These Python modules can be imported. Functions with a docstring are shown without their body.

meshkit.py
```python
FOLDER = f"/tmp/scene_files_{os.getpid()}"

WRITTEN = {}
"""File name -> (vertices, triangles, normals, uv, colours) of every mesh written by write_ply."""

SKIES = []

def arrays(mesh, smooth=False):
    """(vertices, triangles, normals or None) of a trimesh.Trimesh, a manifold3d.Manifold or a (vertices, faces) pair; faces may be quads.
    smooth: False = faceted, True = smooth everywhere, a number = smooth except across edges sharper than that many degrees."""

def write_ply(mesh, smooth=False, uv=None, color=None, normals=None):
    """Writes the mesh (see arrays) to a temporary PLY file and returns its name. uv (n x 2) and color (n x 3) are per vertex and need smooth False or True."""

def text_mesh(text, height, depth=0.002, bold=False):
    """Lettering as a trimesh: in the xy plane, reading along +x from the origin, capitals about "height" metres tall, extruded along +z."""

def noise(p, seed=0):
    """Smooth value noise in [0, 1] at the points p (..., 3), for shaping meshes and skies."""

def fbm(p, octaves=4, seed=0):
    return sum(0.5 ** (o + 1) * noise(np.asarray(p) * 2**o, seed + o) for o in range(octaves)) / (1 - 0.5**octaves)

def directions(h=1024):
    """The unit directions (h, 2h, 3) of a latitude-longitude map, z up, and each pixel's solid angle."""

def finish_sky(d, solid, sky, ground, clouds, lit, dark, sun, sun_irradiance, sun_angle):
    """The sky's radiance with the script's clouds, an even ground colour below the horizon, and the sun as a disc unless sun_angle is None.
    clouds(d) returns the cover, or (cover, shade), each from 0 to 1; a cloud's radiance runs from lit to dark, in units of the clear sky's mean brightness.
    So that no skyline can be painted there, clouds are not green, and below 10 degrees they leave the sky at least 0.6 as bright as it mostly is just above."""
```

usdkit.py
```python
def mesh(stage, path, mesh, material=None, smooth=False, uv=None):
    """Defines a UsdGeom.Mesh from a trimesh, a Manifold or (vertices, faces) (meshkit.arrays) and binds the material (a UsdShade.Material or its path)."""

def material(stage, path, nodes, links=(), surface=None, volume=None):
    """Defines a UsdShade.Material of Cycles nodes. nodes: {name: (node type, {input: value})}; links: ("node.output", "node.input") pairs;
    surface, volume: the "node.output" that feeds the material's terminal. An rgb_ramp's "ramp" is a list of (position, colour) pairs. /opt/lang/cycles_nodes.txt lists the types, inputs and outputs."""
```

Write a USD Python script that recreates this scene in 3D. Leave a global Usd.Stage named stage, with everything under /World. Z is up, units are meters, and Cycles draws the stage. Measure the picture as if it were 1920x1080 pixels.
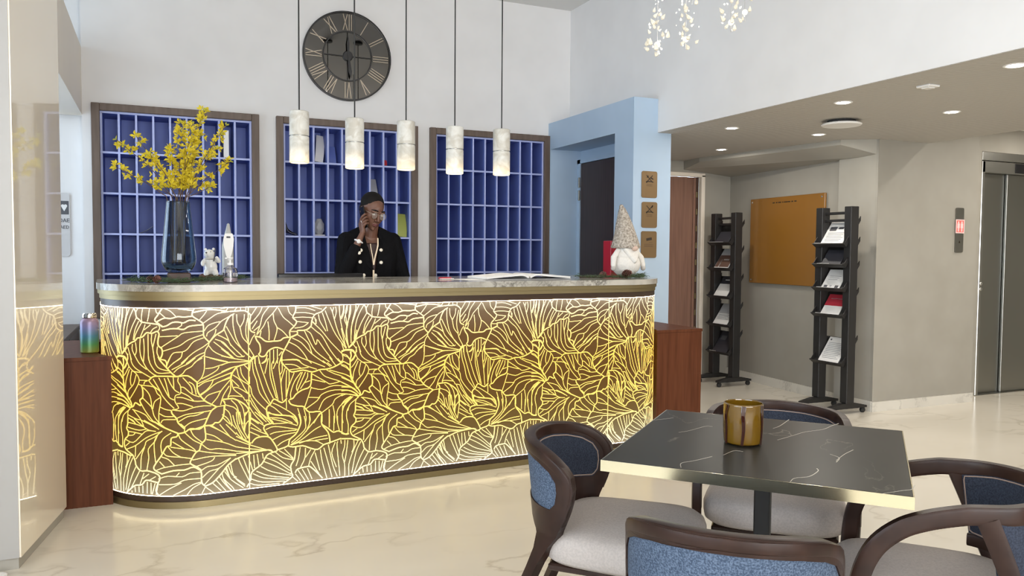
import math, random
import numpy as np, trimesh, shapely, manifold3d as m3
from shapely.geometry import Polygon, box as sbox, Point, LineString
from shapely import affinity
from pxr import Usd, UsdGeom, UsdLux, UsdShade, Gf, Sdf
import usdkit, meshkit

stage = Usd.Stage.CreateInMemory()
UsdGeom.SetStageUpAxis(stage, 'Z'); UsdGeom.SetStageMetersPerUnit(stage, 1.0)
UsdGeom.Xform.Define(stage, '/World'); UsdGeom.Scope.Define(stage, '/World/Looks')
rng = random.Random(7); nrg = np.random.default_rng(7)
PI = math.pi

# ------------------------------------------------------------------ camera, sky, large lights, exposure
cam = UsdGeom.Camera.Define(stage, '/World/camera')
yaw, pitch, roll = (math.radians(a) for a in (24.16, 2.65, -0.41))
fw = np.array([math.sin(yaw)*math.cos(pitch), math.cos(yaw)*math.cos(pitch), -math.sin(pitch)])
rt = np.array([math.cos(yaw), -math.sin(yaw), 0.0]); dn = np.cross(fw, rt)
rt, dn = math.cos(roll)*rt + math.sin(roll)*dn, -math.sin(roll)*rt + math.cos(roll)*dn
cm = np.eye(4); cm[0, :3] = rt; cm[1, :3] = -dn; cm[2, :3] = -fw; cm[3, :3] = (0, 0, 1.30)
cam.AddTransformOp().Set(Gf.Matrix4d(cm.tolist()))
cam.CreateFocalLengthAttr(36*1485/1920); cam.CreateHorizontalApertureAttr(36.0); cam.CreateVerticalApertureAttr(20.25)
cam.CreateClippingRangeAttr(Gf.Vec2f(0.05, 200))
cam.CreateExposureAttr(0.22)
sky = UsdLux.DomeLight.Define(stage, '/World/sky'); sky.CreateColorAttr(Gf.Vec3f(.72, .86, 1.0)); sky.CreateIntensityAttr(1.0)

def rect_light(name, loc, rot, w, h, color, intensity):
    L = UsdLux.RectLight.Define(stage, '/World/' + name)
    L.AddTranslateOp().Set(Gf.Vec3d(*loc)); L.AddRotateXYZOp().Set(Gf.Vec3f(*rot))
    L.CreateWidthAttr(w); L.CreateHeightAttr(h); L.CreateColorAttr(Gf.Vec3f(*color)); L.CreateIntensityAttr(intensity)
# daylight that comes in through the lobby's windows (glazed street front behind the camera, staff-side window at the left)
rect_light('daylight_front', (0.6, -4.80, 1.75), (90, 0, 0), 5.0, 2.5, (1.0, .955, .91), 6.2)
rect_light('daylight_nook', (-1.52, 5.55, 1.75), (90, 0, -90), 1.6, 2.6, (.66, .83, 1.0), 1.7)
rect_light('daylight_side', (-2.5, 0.2, 1.75), (90, 0, -90), 4.0, 2.5, (.80, .90, 1.0), 2.0)
FILL_LOBBY, LAMP_LOW, FILL_LIFT = 105.0, 430.0, 800.0

# ------------------------------------------------------------------ helpers
used = {}
def numbered(parent, name):
    k = (parent, name); n = used.get(k, 0); used[k] = n + 1
    return f'{parent}/{name}' if n == 0 else f'{parent}/{name}_{n:03d}'
def tag(p, label=None, cat=None, group=None, kind=None):
    for k, v in (('label', label), ('category', cat), ('group', group), ('kind', kind)):
        if v: p.SetCustomDataByKey(k, v)
    return p
def thing(name, label=None, cat=None, loc=(0, 0, 0), rz=0.0, group=None, kind=None):
    p = numbered('/World', name); x = UsdGeom.Xform.Define(stage, p)
    x.AddTranslateOp().Set(Gf.Vec3d(*map(float, loc))); x.AddRotateZOp().Set(float(rz))
    tag(x.GetPrim(), label, cat, group, kind); return p
def part(parent, name, mesh, mat, smooth=30, label=None, kind=None):
    p = numbered(parent, name)
    if isinstance(mesh, (list, tuple)) and not isinstance(mesh[0], np.ndarray): mesh = cat(mesh)
    g = usdkit.mesh(stage, p, mesh, mat, smooth=smooth); tag(g.GetPrim(), label, kind=kind); return p
def solo(name, mesh, mat, label, catg, group=None, smooth=30, kind=None):
    p = part('/World', name, mesh, mat, smooth); tag(stage.GetPrimAtPath(p), label, catg, group, kind); return p
def struct(name, mesh, mat, smooth=30):
    p = part('/World', name, mesh, mat, smooth); tag(stage.GetPrimAtPath(p), kind='structure'); return p
def copy_of(src, loc, rz=0.0, label=None, group=None):
    s = stage.GetPrimAtPath(src); was = s.GetCustomData(); base = src.rsplit('/', 1)[1]
    p = numbered('/World', base); x = UsdGeom.Xform.Define(stage, p); pr = x.GetPrim()
    pr.GetReferences().AddInternalReference(Sdf.Path(src)); pr.SetInstanceable(True)
    x.ClearXformOpOrder(); x.AddTranslateOp().Set(Gf.Vec3d(*map(float, loc))); x.AddRotateZOp().Set(float(rz))
    tag(pr, label or was.get('label'), was.get('category'), group or was.get('group')); return p

cat = trimesh.util.concatenate
def tm(m):
    if hasattr(m, 'to_mesh'):
        a = m.to_mesh(); return trimesh.Trimesh(a.vert_properties[:, :3], a.tri_verts, process=False)
    return m
def box(x0, x1, y0, y1, z0, z1, bev=0.0):
    if bev <= 0:
        b = trimesh.creation.box((x1-x0, y1-y0, z1-z0)); b.apply_translation(((x0+x1)/2, (y0+y1)/2, (z0+z1)/2)); return b
    pts = []
    for x in (x0, x1):
        for y in (y0, y1):
            for z in (z0, z1):
                sx, sy, sz = (1 if x == x0 else -1), (1 if y == y0 else -1), (1 if z == z0 else -1)
                pts += [(x, y+sy*bev, z+sz*bev), (x+sx*bev, y, z+sz*bev), (x+sx*bev, y+sy*bev, z)]
    return trimesh.convex.convex_hull(np.array(pts))
def rbox(cx, cy, cz, sx, sy, sz, bev=0.0): return box(cx-sx/2, cx+sx/2, cy-sy/2, cy+sy/2, cz-sz/2, cz+sz/2, bev)
def prism(poly, z0, z1):
    gs = getattr(poly, 'geoms', [poly]); out = []
    for g in gs:
        if g.area < 1e-9: continue
        e = trimesh.creation.extrude_polygon(g, z1-z0, engine='earcut'); e.apply_translation((0, 0, z0)); out.append(e)
    return cat(out)
def xf(m, rx=0, ry=0, rz=0, t=(0, 0, 0), s=None):
    m = m.copy()
    if s is not None: m.apply_scale(s)
    for a, ax in ((rx, (1, 0, 0)), (ry, (0, 1, 0)), (rz, (0, 0, 1))):
        if a: m.apply_transform(trimesh.transformations.rotation_matrix(math.radians(a), ax))
    m.apply_translation(t); return m
def lathe(prof, n=40):
    v = []; f = []; k = len(prof)
    for i in range(n):
        a = 2*PI*i/n
        for r, z in prof: v.append((r*math.cos(a), r*math.sin(a), z))
    for i in range(n):
        j = (i+1) % n
        for q in range(k-1):
            a, b, c, d = i*k+q, j*k+q, j*k+q+1, i*k+q+1
            if prof[q][0] > 1e-6: f.append((a, b, c))
            if prof[q+1][0] > 1e-6: f.append((a, c, d))
    m = trimesh.Trimesh(np.array(v), np.array(f), process=True); return m
def cyl(r, z0, z1, n=24, bev=0.0):
    b = bev
    return lathe([(0, z0), (r-b, z0), (r, z0+b), (r, z1-b), (r-b, z1), (0, z1)] if b else [(0, z0), (r, z0), (r, z1), (0, z1)], n)
def frames(path):
    P = np.asarray(path, float); T = np.gradient(P, axis=0); T /= np.linalg.norm(T, axis=1)[:, None]; return P, T
def sweep(path, w, h, up=(0, 0, 1), rounded=True, caps=True):
    """rounded-rectangle bar along a path: w across, h along up; w and h may be per point"""
    P, T = frames(path); n = len(P); w = np.broadcast_to(w, n); h = np.broadcast_to(h, n); up = np.asarray(up, float)
    c = [(-1, -.6), (-.75, -1), (.75, -1), (1, -.6), (1, .6), (.75, 1), (-.75, 1), (-1, .6)] if rounded else [(-1, -1), (1, -1), (1, 1), (-1, 1)]
    k = len(c); V = []
    upv = up if up.ndim == 2 else np.tile(up, (n, 1))
    for i in range(n):
        s = np.cross(T[i], upv[i]); s /= max(np.linalg.norm(s), 1e-9); u = np.cross(s, T[i])
        for a, b in c: V.append(P[i] + s*a*w[i]/2 + u*b*h[i]/2)
    F = []
    for i in range(n-1):
        for j in range(k):
            a, b = i*k+j, i*k+(j+1) % k; F += [(a, b, b+k), (a, b+k, a+k)]
    if caps:
        for j in range(1, k-1): F += [(0, j+1, j), ((n-1)*k, (n-1)*k+j, (n-1)*k+j+1)]
    m = trimesh.Trimesh(np.array(V), np.array(F), process=False); m.fix_normals(); return m
def tube(path, r, n=8):
    P, T = frames(path); k = len(P); r = np.broadcast_to(r, k); V = []; ref = np.array([0.3, 0.2, 1.0])
    for i in range(k):
        s = np.cross(T[i], ref); s /= max(np.linalg.norm(s), 1e-9); u = np.cross(s, T[i])
        for j in range(n):
            a = 2*PI*j/n; V.append(P[i] + r[i]*(s*math.cos(a) + u*math.sin(a)))
    F = []
    for i in range(k-1):
        for j in range(n):
            a, b = i*n+j, i*n+(j+1) % n; F += [(a, b+n, b), (a, a+n, b+n)]
    for j in range(1, n-1): F += [(0, j, j+1), ((k-1)*n, (k-1)*n+j+1, (k-1)*n+j)]
    return trimesh.Trimesh(np.array(V), np.array(F), process=False)
def crom(pts, k=4):
    P = np.asarray(pts, float)
    if len(P) < 3:
        return np.array([P[0] + (P[-1]-P[0])*t for t in np.linspace(0, 1, k+1)])
    Q = np.vstack([2*P[0]-P[1], P, 2*P[-1]-P[-2]]); out = []
    for i in range(1, len(Q)-2):
        for t in np.arange(k)/k:
            a, b, c, d = Q[i-1], Q[i], Q[i+1], Q[i+2]
            out.append(.5*(2*b + (c-a)*t + (2*a-5*b+4*c-d)*t*t + (3*b-a-3*c+d)*t**3))
    out.append(Q[-2]); return np.array(out)
def rrect(w, h, r, n=6):
    return sbox(-w/2+r, -h/2+r, w/2-r, h/2-r).buffer(r, quad_segs=n)
def sph(c, r, n=14):
    s = m3.Manifold.sphere(1.0, n); r = (r, r, r) if np.ndim(r) == 0 else r
    return s.scale(tuple(r)).translate(tuple(c))
def hull(*ms): return m3.Manifold.batch_hull(list(ms))
def limb(pts, rs): return [hull(sph(pts[i], rs[i]), sph(pts[i+1], rs[i+1])) for i in range(len(pts)-1)]
def union(ms): return m3.Manifold.batch_boolean(list(ms), m3.OpType.Add)
def organic(ms, edge=0.02, it=8):
    u = union(ms).refine_to_length(edge); t = tm(u); t.merge_vertices(); trimesh.smoothing.filter_taubin(t, iterations=it); return t
def to_wall(m):  # a mesh drawn in xy (x right, y up, thickness +z) set upright facing -Y
    return xf(m, rx=90)

# ------------------------------------------------------------------ materials
M = {}
def pbr(name, color, rough=.5, **kw):
    M[name] = usdkit.material(stage, '/World/Looks/' + name, {'p': ('principled_bsdf', {'base_color': color, 'roughness': rough, **kw})}, surface='p.BSDF'); return M[name]
def noisy(name, c0, c1, scale=(1, 1, 1), nscale=6, detail=4, rough=.5, lo=.35, hi=.65, bump=0.0, dist=0.0, coord='object', **kw):
    nodes = {'tc': ('texture_coordinate', {}), 'mp': ('mapping', {'scale': scale}), 'n': ('noise_texture', {'scale': nscale, 'detail': detail, 'distortion': dist}),
             'r': ('rgb_ramp', {'ramp': [(lo, c0), (hi, c1)]}), 'p': ('principled_bsdf', {'roughness': rough, **kw})}
    ln = [('tc.'+coord, 'mp.vector'), ('mp.vector', 'n.vector'), ('n.fac', 'r.fac'), ('r.color', 'p.base_color')]
    if bump:
        nodes['b'] = ('bump', {'strength': bump, 'distance': .002}); ln += [('n.fac', 'b.height'), ('b.normal', 'p.normal')]
    M[name] = usdkit.material(stage, '/World/Looks/'+name, nodes, ln, surface='p.BSDF'); return M[name]
def emis(name, color, strength, **kw):
    M[name] = usdkit.material(stage, '/World/Looks/'+name, {'p': ('principled_bsdf', {'base_color': color, 'roughness': .5, 'emission_color': color, 'emission_strength': strength, **kw})}, surface='p.BSDF'); return M[name]
def marble(name, base, base2, vein, scale, width, rough, vscale=1.0, coord='object', amount=.6, bl=(.45, .62)):
    nodes = {'tc': ('texture_coordinate', {}), 'mp': ('mapping', {'scale': (vscale, vscale*1.6, vscale), 'rotation': (0, 0, .5)}),
             'w': ('noise_texture', {'scale': scale*1.3, 'detail': 6, 'roughness': .6}),
             'add': ('vector_math', {'math_type': 'multiply_add', 'vector2': (.55, .55, .55)}),
             'n': ('noise_texture', {'scale': scale, 'detail': 3, 'roughness': .55}),
             'm': ('math', {'math_type': 'subtract', 'value2': .5}), 'ab': ('math', {'math_type': 'absolute'}),
             'r': ('rgb_ramp', {'ramp': [(0, (1, 1, 1)), (width*.35, (.55, .55, .55)), (width, (0, 0, 0)), (1, (0, 0, 0))]}),
             'bl': ('noise_texture', {'scale': scale*.8, 'detail': 2}), 'br': ('rgb_ramp', {'ramp': [(bl[0], (0, 0, 0)), (bl[1], (amount, amount, amount))]}),
             'mu': ('mix_color', {'blend_type': 'multiply', 'fac': 1.0}),
             'c': ('noise_texture', {'scale': scale*.9, 'detail': 5}), 'cr': ('rgb_ramp', {'ramp': [(.3, base), (.7, base2)]}),
             'mx': ('mix_color', {'b': vein}), 'p': ('principled_bsdf', {'roughness': rough})}
    if name == 'table_marble': nodes['p'][1]['specular_ior_level'] = .13
    ln = [('tc.'+coord, 'mp.vector'), ('mp.vector', 'w.vector'), ('w.color', 'add.vector1'), ('mp.vector', 'add.vector3'), ('add.vector', 'n.vector'), ('n.fac', 'm.value1'), ('m.value', 'ab.value1'), ('ab.value', 'r.fac'),
          ('mp.vector', 'bl.vector'), ('bl.fac', 'br.fac'), ('r.color', 'mu.a'), ('br.color', 'mu.b'), ('mp.vector', 'c.vector'), ('c.fac', 'cr.fac'), ('cr.color', 'mx.a'), ('mu.result', 'mx.fac'), ('mx.result', 'p.base_color')]
    M[name] = usdkit.material(stage, '/World/Looks/'+name, nodes, ln, surface='p.BSDF'); return M[name]

noisy('plaster_white', (.76, .745, .735), (.80, .785, .775), nscale=3, rough=.7)
noisy('plaster_taupe', (.345, .325, .28), (.375, .355, .31), nscale=3, rough=.65)
noisy('plaster_beige', (.88, .80, .69), (.90, .82, .71), nscale=2, rough=.6)
noisy('paint_blue', (.40, .52, .66), (.43, .55, .69), nscale=3, rough=.55)
pbr('ceiling_white', (.74, .72, .69), .7)
marble('floor_marble', (.70, .65, .555), (.77, .72, .63), (.36, .30, .22), 1.0, .020, .17, vscale=1.0, amount=.55, bl=(.38, .60))
marble('baseboard_marble', (.66, .63, .57), (.72, .69, .62), (.40, .38, .34), 3.0, .05, .3)
marble('counter_marble', (.34, .32, .28), (.54, .51, .45), (.16, .15, .13), 5.0, .09, .12, amount=1.0)
marble('table_marble', (.022, .021, .017), (.032, .030, .025), (.50, .46, .38), 1.1, .0045, .34, vscale=1.5, amount=.35, bl=(.40, .56))
noisy('walnut', (.085, .027, .012), (.125, .042, .019), scale=(14, 14, .8), nscale=3, detail=6, rough=.45, specular_ior_level=.12)
noisy('walnut_dark', (.060, .030, .022), (.085, .044, .032), scale=(12, 12, .8), nscale=3, detail=6, rough=.35)
noisy('frame_wood', (.110, .075, .055), (.145, .10, .075), scale=(12, 12, 1), nscale=3, detail=5, rough=.5)
noisy('chair_wood', (.020, .0085, .006), (.034, .0155, .0105), scale=(5, 5, 5), nscale=4, detail=6, rough=.36, specular_ior_level=.3)
noisy('door_brown', (.040, .024, .022), (.052, .032, .029), scale=(20, 20, .7), nscale=3, detail=5, rough=.45)
noisy('door_wood', (.20, .105, .075), (.26, .14, .10), scale=(14, 14, .7), nscale=3, detail=5, rough=.45)
pbr('brass', (.31, .255, .14), .48, metallic=1.0)
pbr('brass_bright', (.80, .72, .48), .18, metallic=1.0)
pbr('brass_edge', (.76, .70, .50), .20, metallic=1.0)
pbr('band_brown', (.045, .026, .016), .35)
pbr('black_metal', (.012, .012, .012), .45)
pbr('rack_black', (.014, .013, .013), .5)
pbr('rubber', (.02, .02, .02), .7)
pbr('steel', (.42, .42, .40), .30, metallic=1.0, anisotropic=.4)
pbr('steel_dark', (.30, .30, .28), .32, metallic=1.0)
pbr('chrome', (.7, .7, .7), .15, metallic=1.0)
pbr('screen_black', (.008, .008, .01), .15)
pbr('lacquer_beige', (.86, .78, .64), .32, coat_weight=1.0, coat_roughness=.03, coat_ior=1.9)
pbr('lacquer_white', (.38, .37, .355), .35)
pbr('shelf_blue', (.16, .225, .60), .5)
pbr('shelf_blue_lit', (.42, .47, .78), .45)  # paler copy of the shelf blue: light on front edges put into the colour
pbr('white_plastic', (.82, .81, .79), .35)
pbr('grey_plastic', (.42, .42, .41), .45)
pbr('paper_white', (.78, .77, .75), .7)
pbr('paper_grey', (.48, .48, .49), .7)
pbr('paper_dark', (.035, .035, .045), .5)
pbr('paper_red', (.45, .03, .05), .5)
pbr('paper_green', (.42, .46, .10), .45)
pbr('paper_photo', (.14, .08, .06), .4)
pbr('ink', (.10, .10, .11), .7)
pbr('ink_faint', (.42, .42, .43), .7)
pbr('red', (.42, .012, .03), .4)
noisy('fabric_blue', (.030, .050, .088), (.105, .145, .215), nscale=260, detail=2, rough=.9, lo=.38, hi=.66, bump=.3)
noisy('fabric_blue_shaded', (.012, .017, .032), (.034, .044, .070), nscale=240, detail=2, rough=.9, lo=.35, hi=.7, bump=.3)  # darkened copy of the blue fabric: shading of the backs is in the colour
noisy('fabric_taupe', (.44, .395, .37), (.50, .45, .42), nscale=160, detail=2, rough=.95, bump=.15)
pbr('piping', (.30, .22, .18), .6)
pbr('orange_board', (.28, .125, .020), .30, coat_weight=.3)
pbr('sign_bronze', (.26, .17, .085), .35, metallic=.5)
pbr('sign_ink', (.03, .018, .010), .5)
pbr('sign_ink_faint', (.15, .09, .045), .5)
pbr('sign_grey', (.60, .585, .58), .5)
pbr('skin', (.155, .070, .044), .48)
pbr('hair_black', (.011, .0095, .009), .75, specular_ior_level=.15)
noisy('wool_black', (.004, .004, .005), (.008, .008, .009), nscale=200, rough=.9, specular_ior_level=.1)
pbr('blouse_dark', (.030, .010, .008), .6)
pbr('button_pearl', (.80, .74, .62), .2)
pbr('lanyard_cream', (.75, .62, .45), .6)
pbr('watch_white', (.80, .78, .76), .25)
pbr('eye_white', (.6, .58, .55), .3)
pbr('skin_nose', (.62, .45, .36), .6)
pbr('lip', (.16, .045, .04), .4)
pbr('lens', (.9, .9, .9), .05, alpha=.08)
M['smoke_glass'] = usdkit.material(stage, '/World/Looks/smoke_glass', {'p': ('principled_bsdf', {'base_color': (.30, .40, .50), 'roughness': .02, 'transmission_weight': 1.0, 'ior': 1.45})}, surface='p.BSDF')
M['clear_glass'] = usdkit.material(stage, '/World/Looks/clear_glass', {'p': ('principled_bsdf', {'base_color': (.95, .93, .94), 'roughness': .03, 'transmission_weight': 1.0, 'ior': 1.35})}, surface='p.BSDF')
pbr('gel_pink', (.80, .66, .68), .15, transmission_weight=.6, ior=1.34)
pbr('amber_glass', (.17, .088, .006), .10, transmission_weight=.25, coat_weight=1.0)
pbr('amber_dark', (.030, .006, .003), .12, coat_weight=1.0)
pbr('stem_brown', (.10, .055, .035), .7)
M['petal_yellow'] = usdkit.material(stage, '/World/Looks/petal_yellow', {'d': ('principled_bsdf', {'base_color': (.74, .60, .035), 'roughness': .6}), 't': ('translucent_bsdf', {'color': (.74, .60, .03)}), 'm': ('mix_closure', {'fac': .25})}, [('d.BSDF', 'm.closure1'), ('t.BSDF', 'm.closure2')], surface='m.closure')
pbr('bud_green', (.45, .47, .06), .6)
noisy('needle_green', (.020, .045, .018), (.06, .10, .03), nscale=30, rough=.6)
noisy('twig_brown', (.06, .025, .015), (.13, .05, .03), nscale=40, rough=.8)
noisy('cone_brown', (.07, .022, .016), (.18, .07, .05), nscale=60, rough=.6)
noisy('plush_white', (.74, .71, .66), (.80, .77, .72), nscale=90, rough=1.0, bump=.5)
noisy('knit_grey', (.20, .165, .13), (.58, .52, .45), nscale=75, detail=3, rough=1.0, bump=.6, lo=.3, hi=.7)
pbr('felt_grey', (.50, .47, .43), .9)
pbr('ceramic_white', (.80, .79, .76), .25)
pbr('block_brown', (.065, .032, .022), .5)
pbr('vein_white', (.42, .39, .33), .35)
pbr('clock_metal', (.015, .014, .014), .4)
pbr('clock_mirror', (.17, .165, .16), .02, metallic=1.0)
pbr('numeral_gold', (.42, .36, .28), .35, metallic=.8)
pbr('stone_pale', (.60, .57, .53), .6)
pbr('cord_black', (.02, .02, .02), .5)
pbr('window_frame', (.05, .05, .05), .4)
M['pane'] = usdkit.material(stage, '/World/Looks/pane', {'t': ('transparent_bsdf', {}), 'g': ('glossy_bsdf', {'roughness': .02}), 'f': ('fresnel', {'IOR': 1.4}), 'm': ('mix_closure', {})}, [('f.fac', 'm.fac'), ('t.BSDF', 'm.closure1'), ('g.BSDF', 'm.closure2')], surface='m.closure')
emis('lamp_lens', (1.0, .93, .82), 14.0)
emis('pendant_glow', (1.0, .88, .66), 5.0)
emis('led_strip', (1.0, .84, .50), 9.0)
emis('lit_red', (.80, .16, .14), .12)
emis('lit_pink', (.95, .58, .56), .15)
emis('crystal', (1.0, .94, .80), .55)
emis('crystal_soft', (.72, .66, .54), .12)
def z_material(name, coord, axis, stops, gain, base, rough=.35, noise=None, **kw):
    """material whose glow runs along an axis (edge-lit acrylic, lit alabaster): stops = (position 0..1, emission colour)"""
    lo, hi = coord
    nodes = {'g': ('geometry', {}), 's': ('separate_xyz', {}), 'm': ('map_range', {'from_min': lo, 'from_max': hi, 'clamp': True}), 'r': ('rgb_ramp', {'ramp': stops}),
             'p': ('principled_bsdf', {'base_color': base, 'roughness': rough, 'emission_strength': gain, **kw})}
    ln = [('g.position', 's.vector'), ('s.'+axis, 'm.value'), ('m.result', 'r.fac'), ('r.color', 'p.emission_color')]
    if noise:
        nodes['n'] = ('noise_texture', {'scale': noise[0], 'detail': 4, 'distortion': 1.2}); nodes['nr'] = ('rgb_ramp', {'ramp': [(.4, noise[1]), (.62, base)]})
        nodes['mm'] = ('mix_color', {'blend_type': 'multiply', 'fac': 1.0})
        ln = [x for x in ln if x[1] != 'p.emission_color'] + [('g.position', 'n.vector'), ('n.fac', 'nr.fac'), ('nr.color', 'p.base_color'), ('r.color', 'mm.a'), ('nr.color', 'mm.b'), ('mm.result', 'p.emission_color')]
    M[name] = usdkit.material(stage, '/World/Looks/'+name, nodes, ln, surface='p.BSDF')
z_material('vein_glow', (.062, 1.006), 'z', [(0, (1, .90, .66)), (.10, (1, .82, .42)), (.26, (.92, .62, .14)), (.62, (.86, .54, .075)), (.86, (.95, .66, .24)), (1, (1, .90, .68))], 1.1, (.34, .26, .08), .4)
z_material('panel_glow', (.062, 1.006), 'z', [(0, (.50, .42, .26)), (.06, (.32, .26, .13)), (.22, (.18, .115, .030)), (.5, (.140, .062, .009)), (.8, (.155, .080, .024)), (.94, (.24, .165, .095)), (1, (.55, .45, .30))], .66, (.04, .020, .008), .25, specular_ior_level=.22)
z_material('alabaster', (1.775, 2.08), 'z', [(0, (1.0, .86, .60)), (.08, (.90, .70, .40)), (.22, (.34, .27, .15)), (.36, (.05, .045, .03)), (1, (.0, .0, .0))], 1.1, (.66, .65, .61), .4, noise=(14, (.52, .49, .43)))

M['ceiling_slat'] = usdkit.material(stage, '/World/Looks/ceiling_slat', {'g': ('geometry', {}), 'mp': ('mapping', {'rotation': (0, 0, -.72)}), 'w': ('wave_texture', {'scale': 9.0, 'distortion': 1.2, 'detail': 1, 'detail_scale': .6, 'bands_direction': 'x', 'profile': 'sine'}),
    'r': ('rgb_ramp', {'ramp': [(0, (.38, .36, .325)), (.25, (.47, .445, .405)), (1, (.49, .465, .425))]}), 'b': ('bump', {'strength': .35, 'distance': .003}), 'p': ('principled_bsdf', {'roughness': .6})},
    [('g.position', 'mp.vector'), ('mp.vector', 'w.vector'), ('w.fac', 'r.fac'), ('r.color', 'p.base_color'), ('w.fac', 'b.height'), ('b.normal', 'p.normal')], surface='p.BSDF')
def z_color(name, lo, hi, stops, rough=.3, **kw):
    M[name] = usdkit.material(stage, '/World/Looks/'+name, {'g': ('geometry', {}), 's': ('separate_xyz', {}), 'm': ('map_range', {'from_min': lo, 'from_max': hi, 'clamp': True}), 'r': ('rgb_ramp', {'ramp': stops}), 'p': ('principled_bsdf', {'roughness': rough, **kw})},
        [('g.position', 's.vector'), ('s.z', 'm.value'), ('m.result', 'r.fac'), ('r.color', 'p.base_color')], surface='p.BSDF')
z_color('bottle_print', .757, .935, [(0, (.24, .26, .04)), (.25, (.06, .24, .08)), (.5, (.06, .20, .30)), (.75, (.22, .22, .42)), (1, (.34, .22, .30))], .35, metallic=.2)

# ================================================================== the room
YB = 6.65
H1, HL = 3.55, 2.232
struct('floor', box(-3.2, 9.2, -5.2, 7.3, -.10, 0), M['floor_marble'])
struct('ceiling', box(-2.7, 3.565, -5.0, 7.0, H1, H1+.1), M['ceiling_white'])
# back wall with three recesses for the pigeonhole shelves
SH = [(-.428, .756), (.888, 2.071), (2.182, 3.348)]; SZ0, SZ1 = .78, 2.372
holes = shapely.union_all([sbox(a, SZ0, b, SZ1) for a, b in SH])
wb = prism(sbox(-.49, 0, 3.70, H1).difference(holes), 0, .36)
wb.apply_transform(trimesh.transformations.rotation_matrix(PI/2, (1, 0, 0))); wb.apply_translation((0, YB+.36, 0))
struct('wall_back', cat([wb, box(-1.75, -.49, YB+.10, YB+.36, 0, H1)]), M['plaster_white'])
# staff nook at the left: outer wall with a tall window, and the beam over its opening
nook = prism(sbox(4.2, 0, 7.0, H1).difference(sbox(4.75, .45, 6.35, 3.05)), 0, .15)
nook.apply_transform(np.array([[0, 0, 1, -1.75], [1, 0, 0, 0], [0, 1, 0, 0], [0, 0, 0, 1]], float))
struct('wall_nook', nook, M['plaster_white'])
struct('trim_1', box(-.72, -.488, 4.0, YB+.05, 2.28, 2.775), M['plaster_beige'])
w1 = thing('window_1', kind='structure')
part(w1, 'window_frame', [box(-1.72, -1.66, 4.75, 6.35, .45, .50), box(-1.72, -1.66, 4.75, 6.35, 3.0, 3.05), box(-1.72, -1.66, 4.75, 4.80, .5, 3.0), box(-1.72, -1.66, 6.30, 6.35, .5, 3.0), box(-1.72, -1.66, 5.52, 5.57, .5, 3.0)], M['window_frame'])
part(w1, 'window_pane', box(-1.70, -1.69, 4.8, 6.3, .5, 3.0), M['pane'])
# glossy lacquered column at the left edge
cx = thing('column', kind='structure')
A, B = (-.515, 3.681), (-.413, 4.328)
body = Polygon([A, B, (-.50, 4.40), (-1.75, 4.40), (-2.7, 3.9), (-2.7, 3.69)])
part(cx, 'column_body', prism(body.buffer(-.03), .0, H1), M['lacquer_white'])
part(cx, 'side_panel', prism(Polygon([A, B, (B[0]-.026, B[1]), (A[0]-.026, A[1]+.004)]), .05, H1), M['lacquer_beige'], label='glossy beige lacquered side panel')
part(cx, 'front_panel', prism(Polygon([(A[0]-.006, A[1]-.002), (-2.7, 3.66), (-2.7, 3.685), (A[0]-.006, A[1]+.02)]), .05, H1), M['lacquer_white'], label='white front panel')
part(cx, 'plinth', prism(body.buffer(-.012), 0, .05), M['plaster_taupe'])
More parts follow.
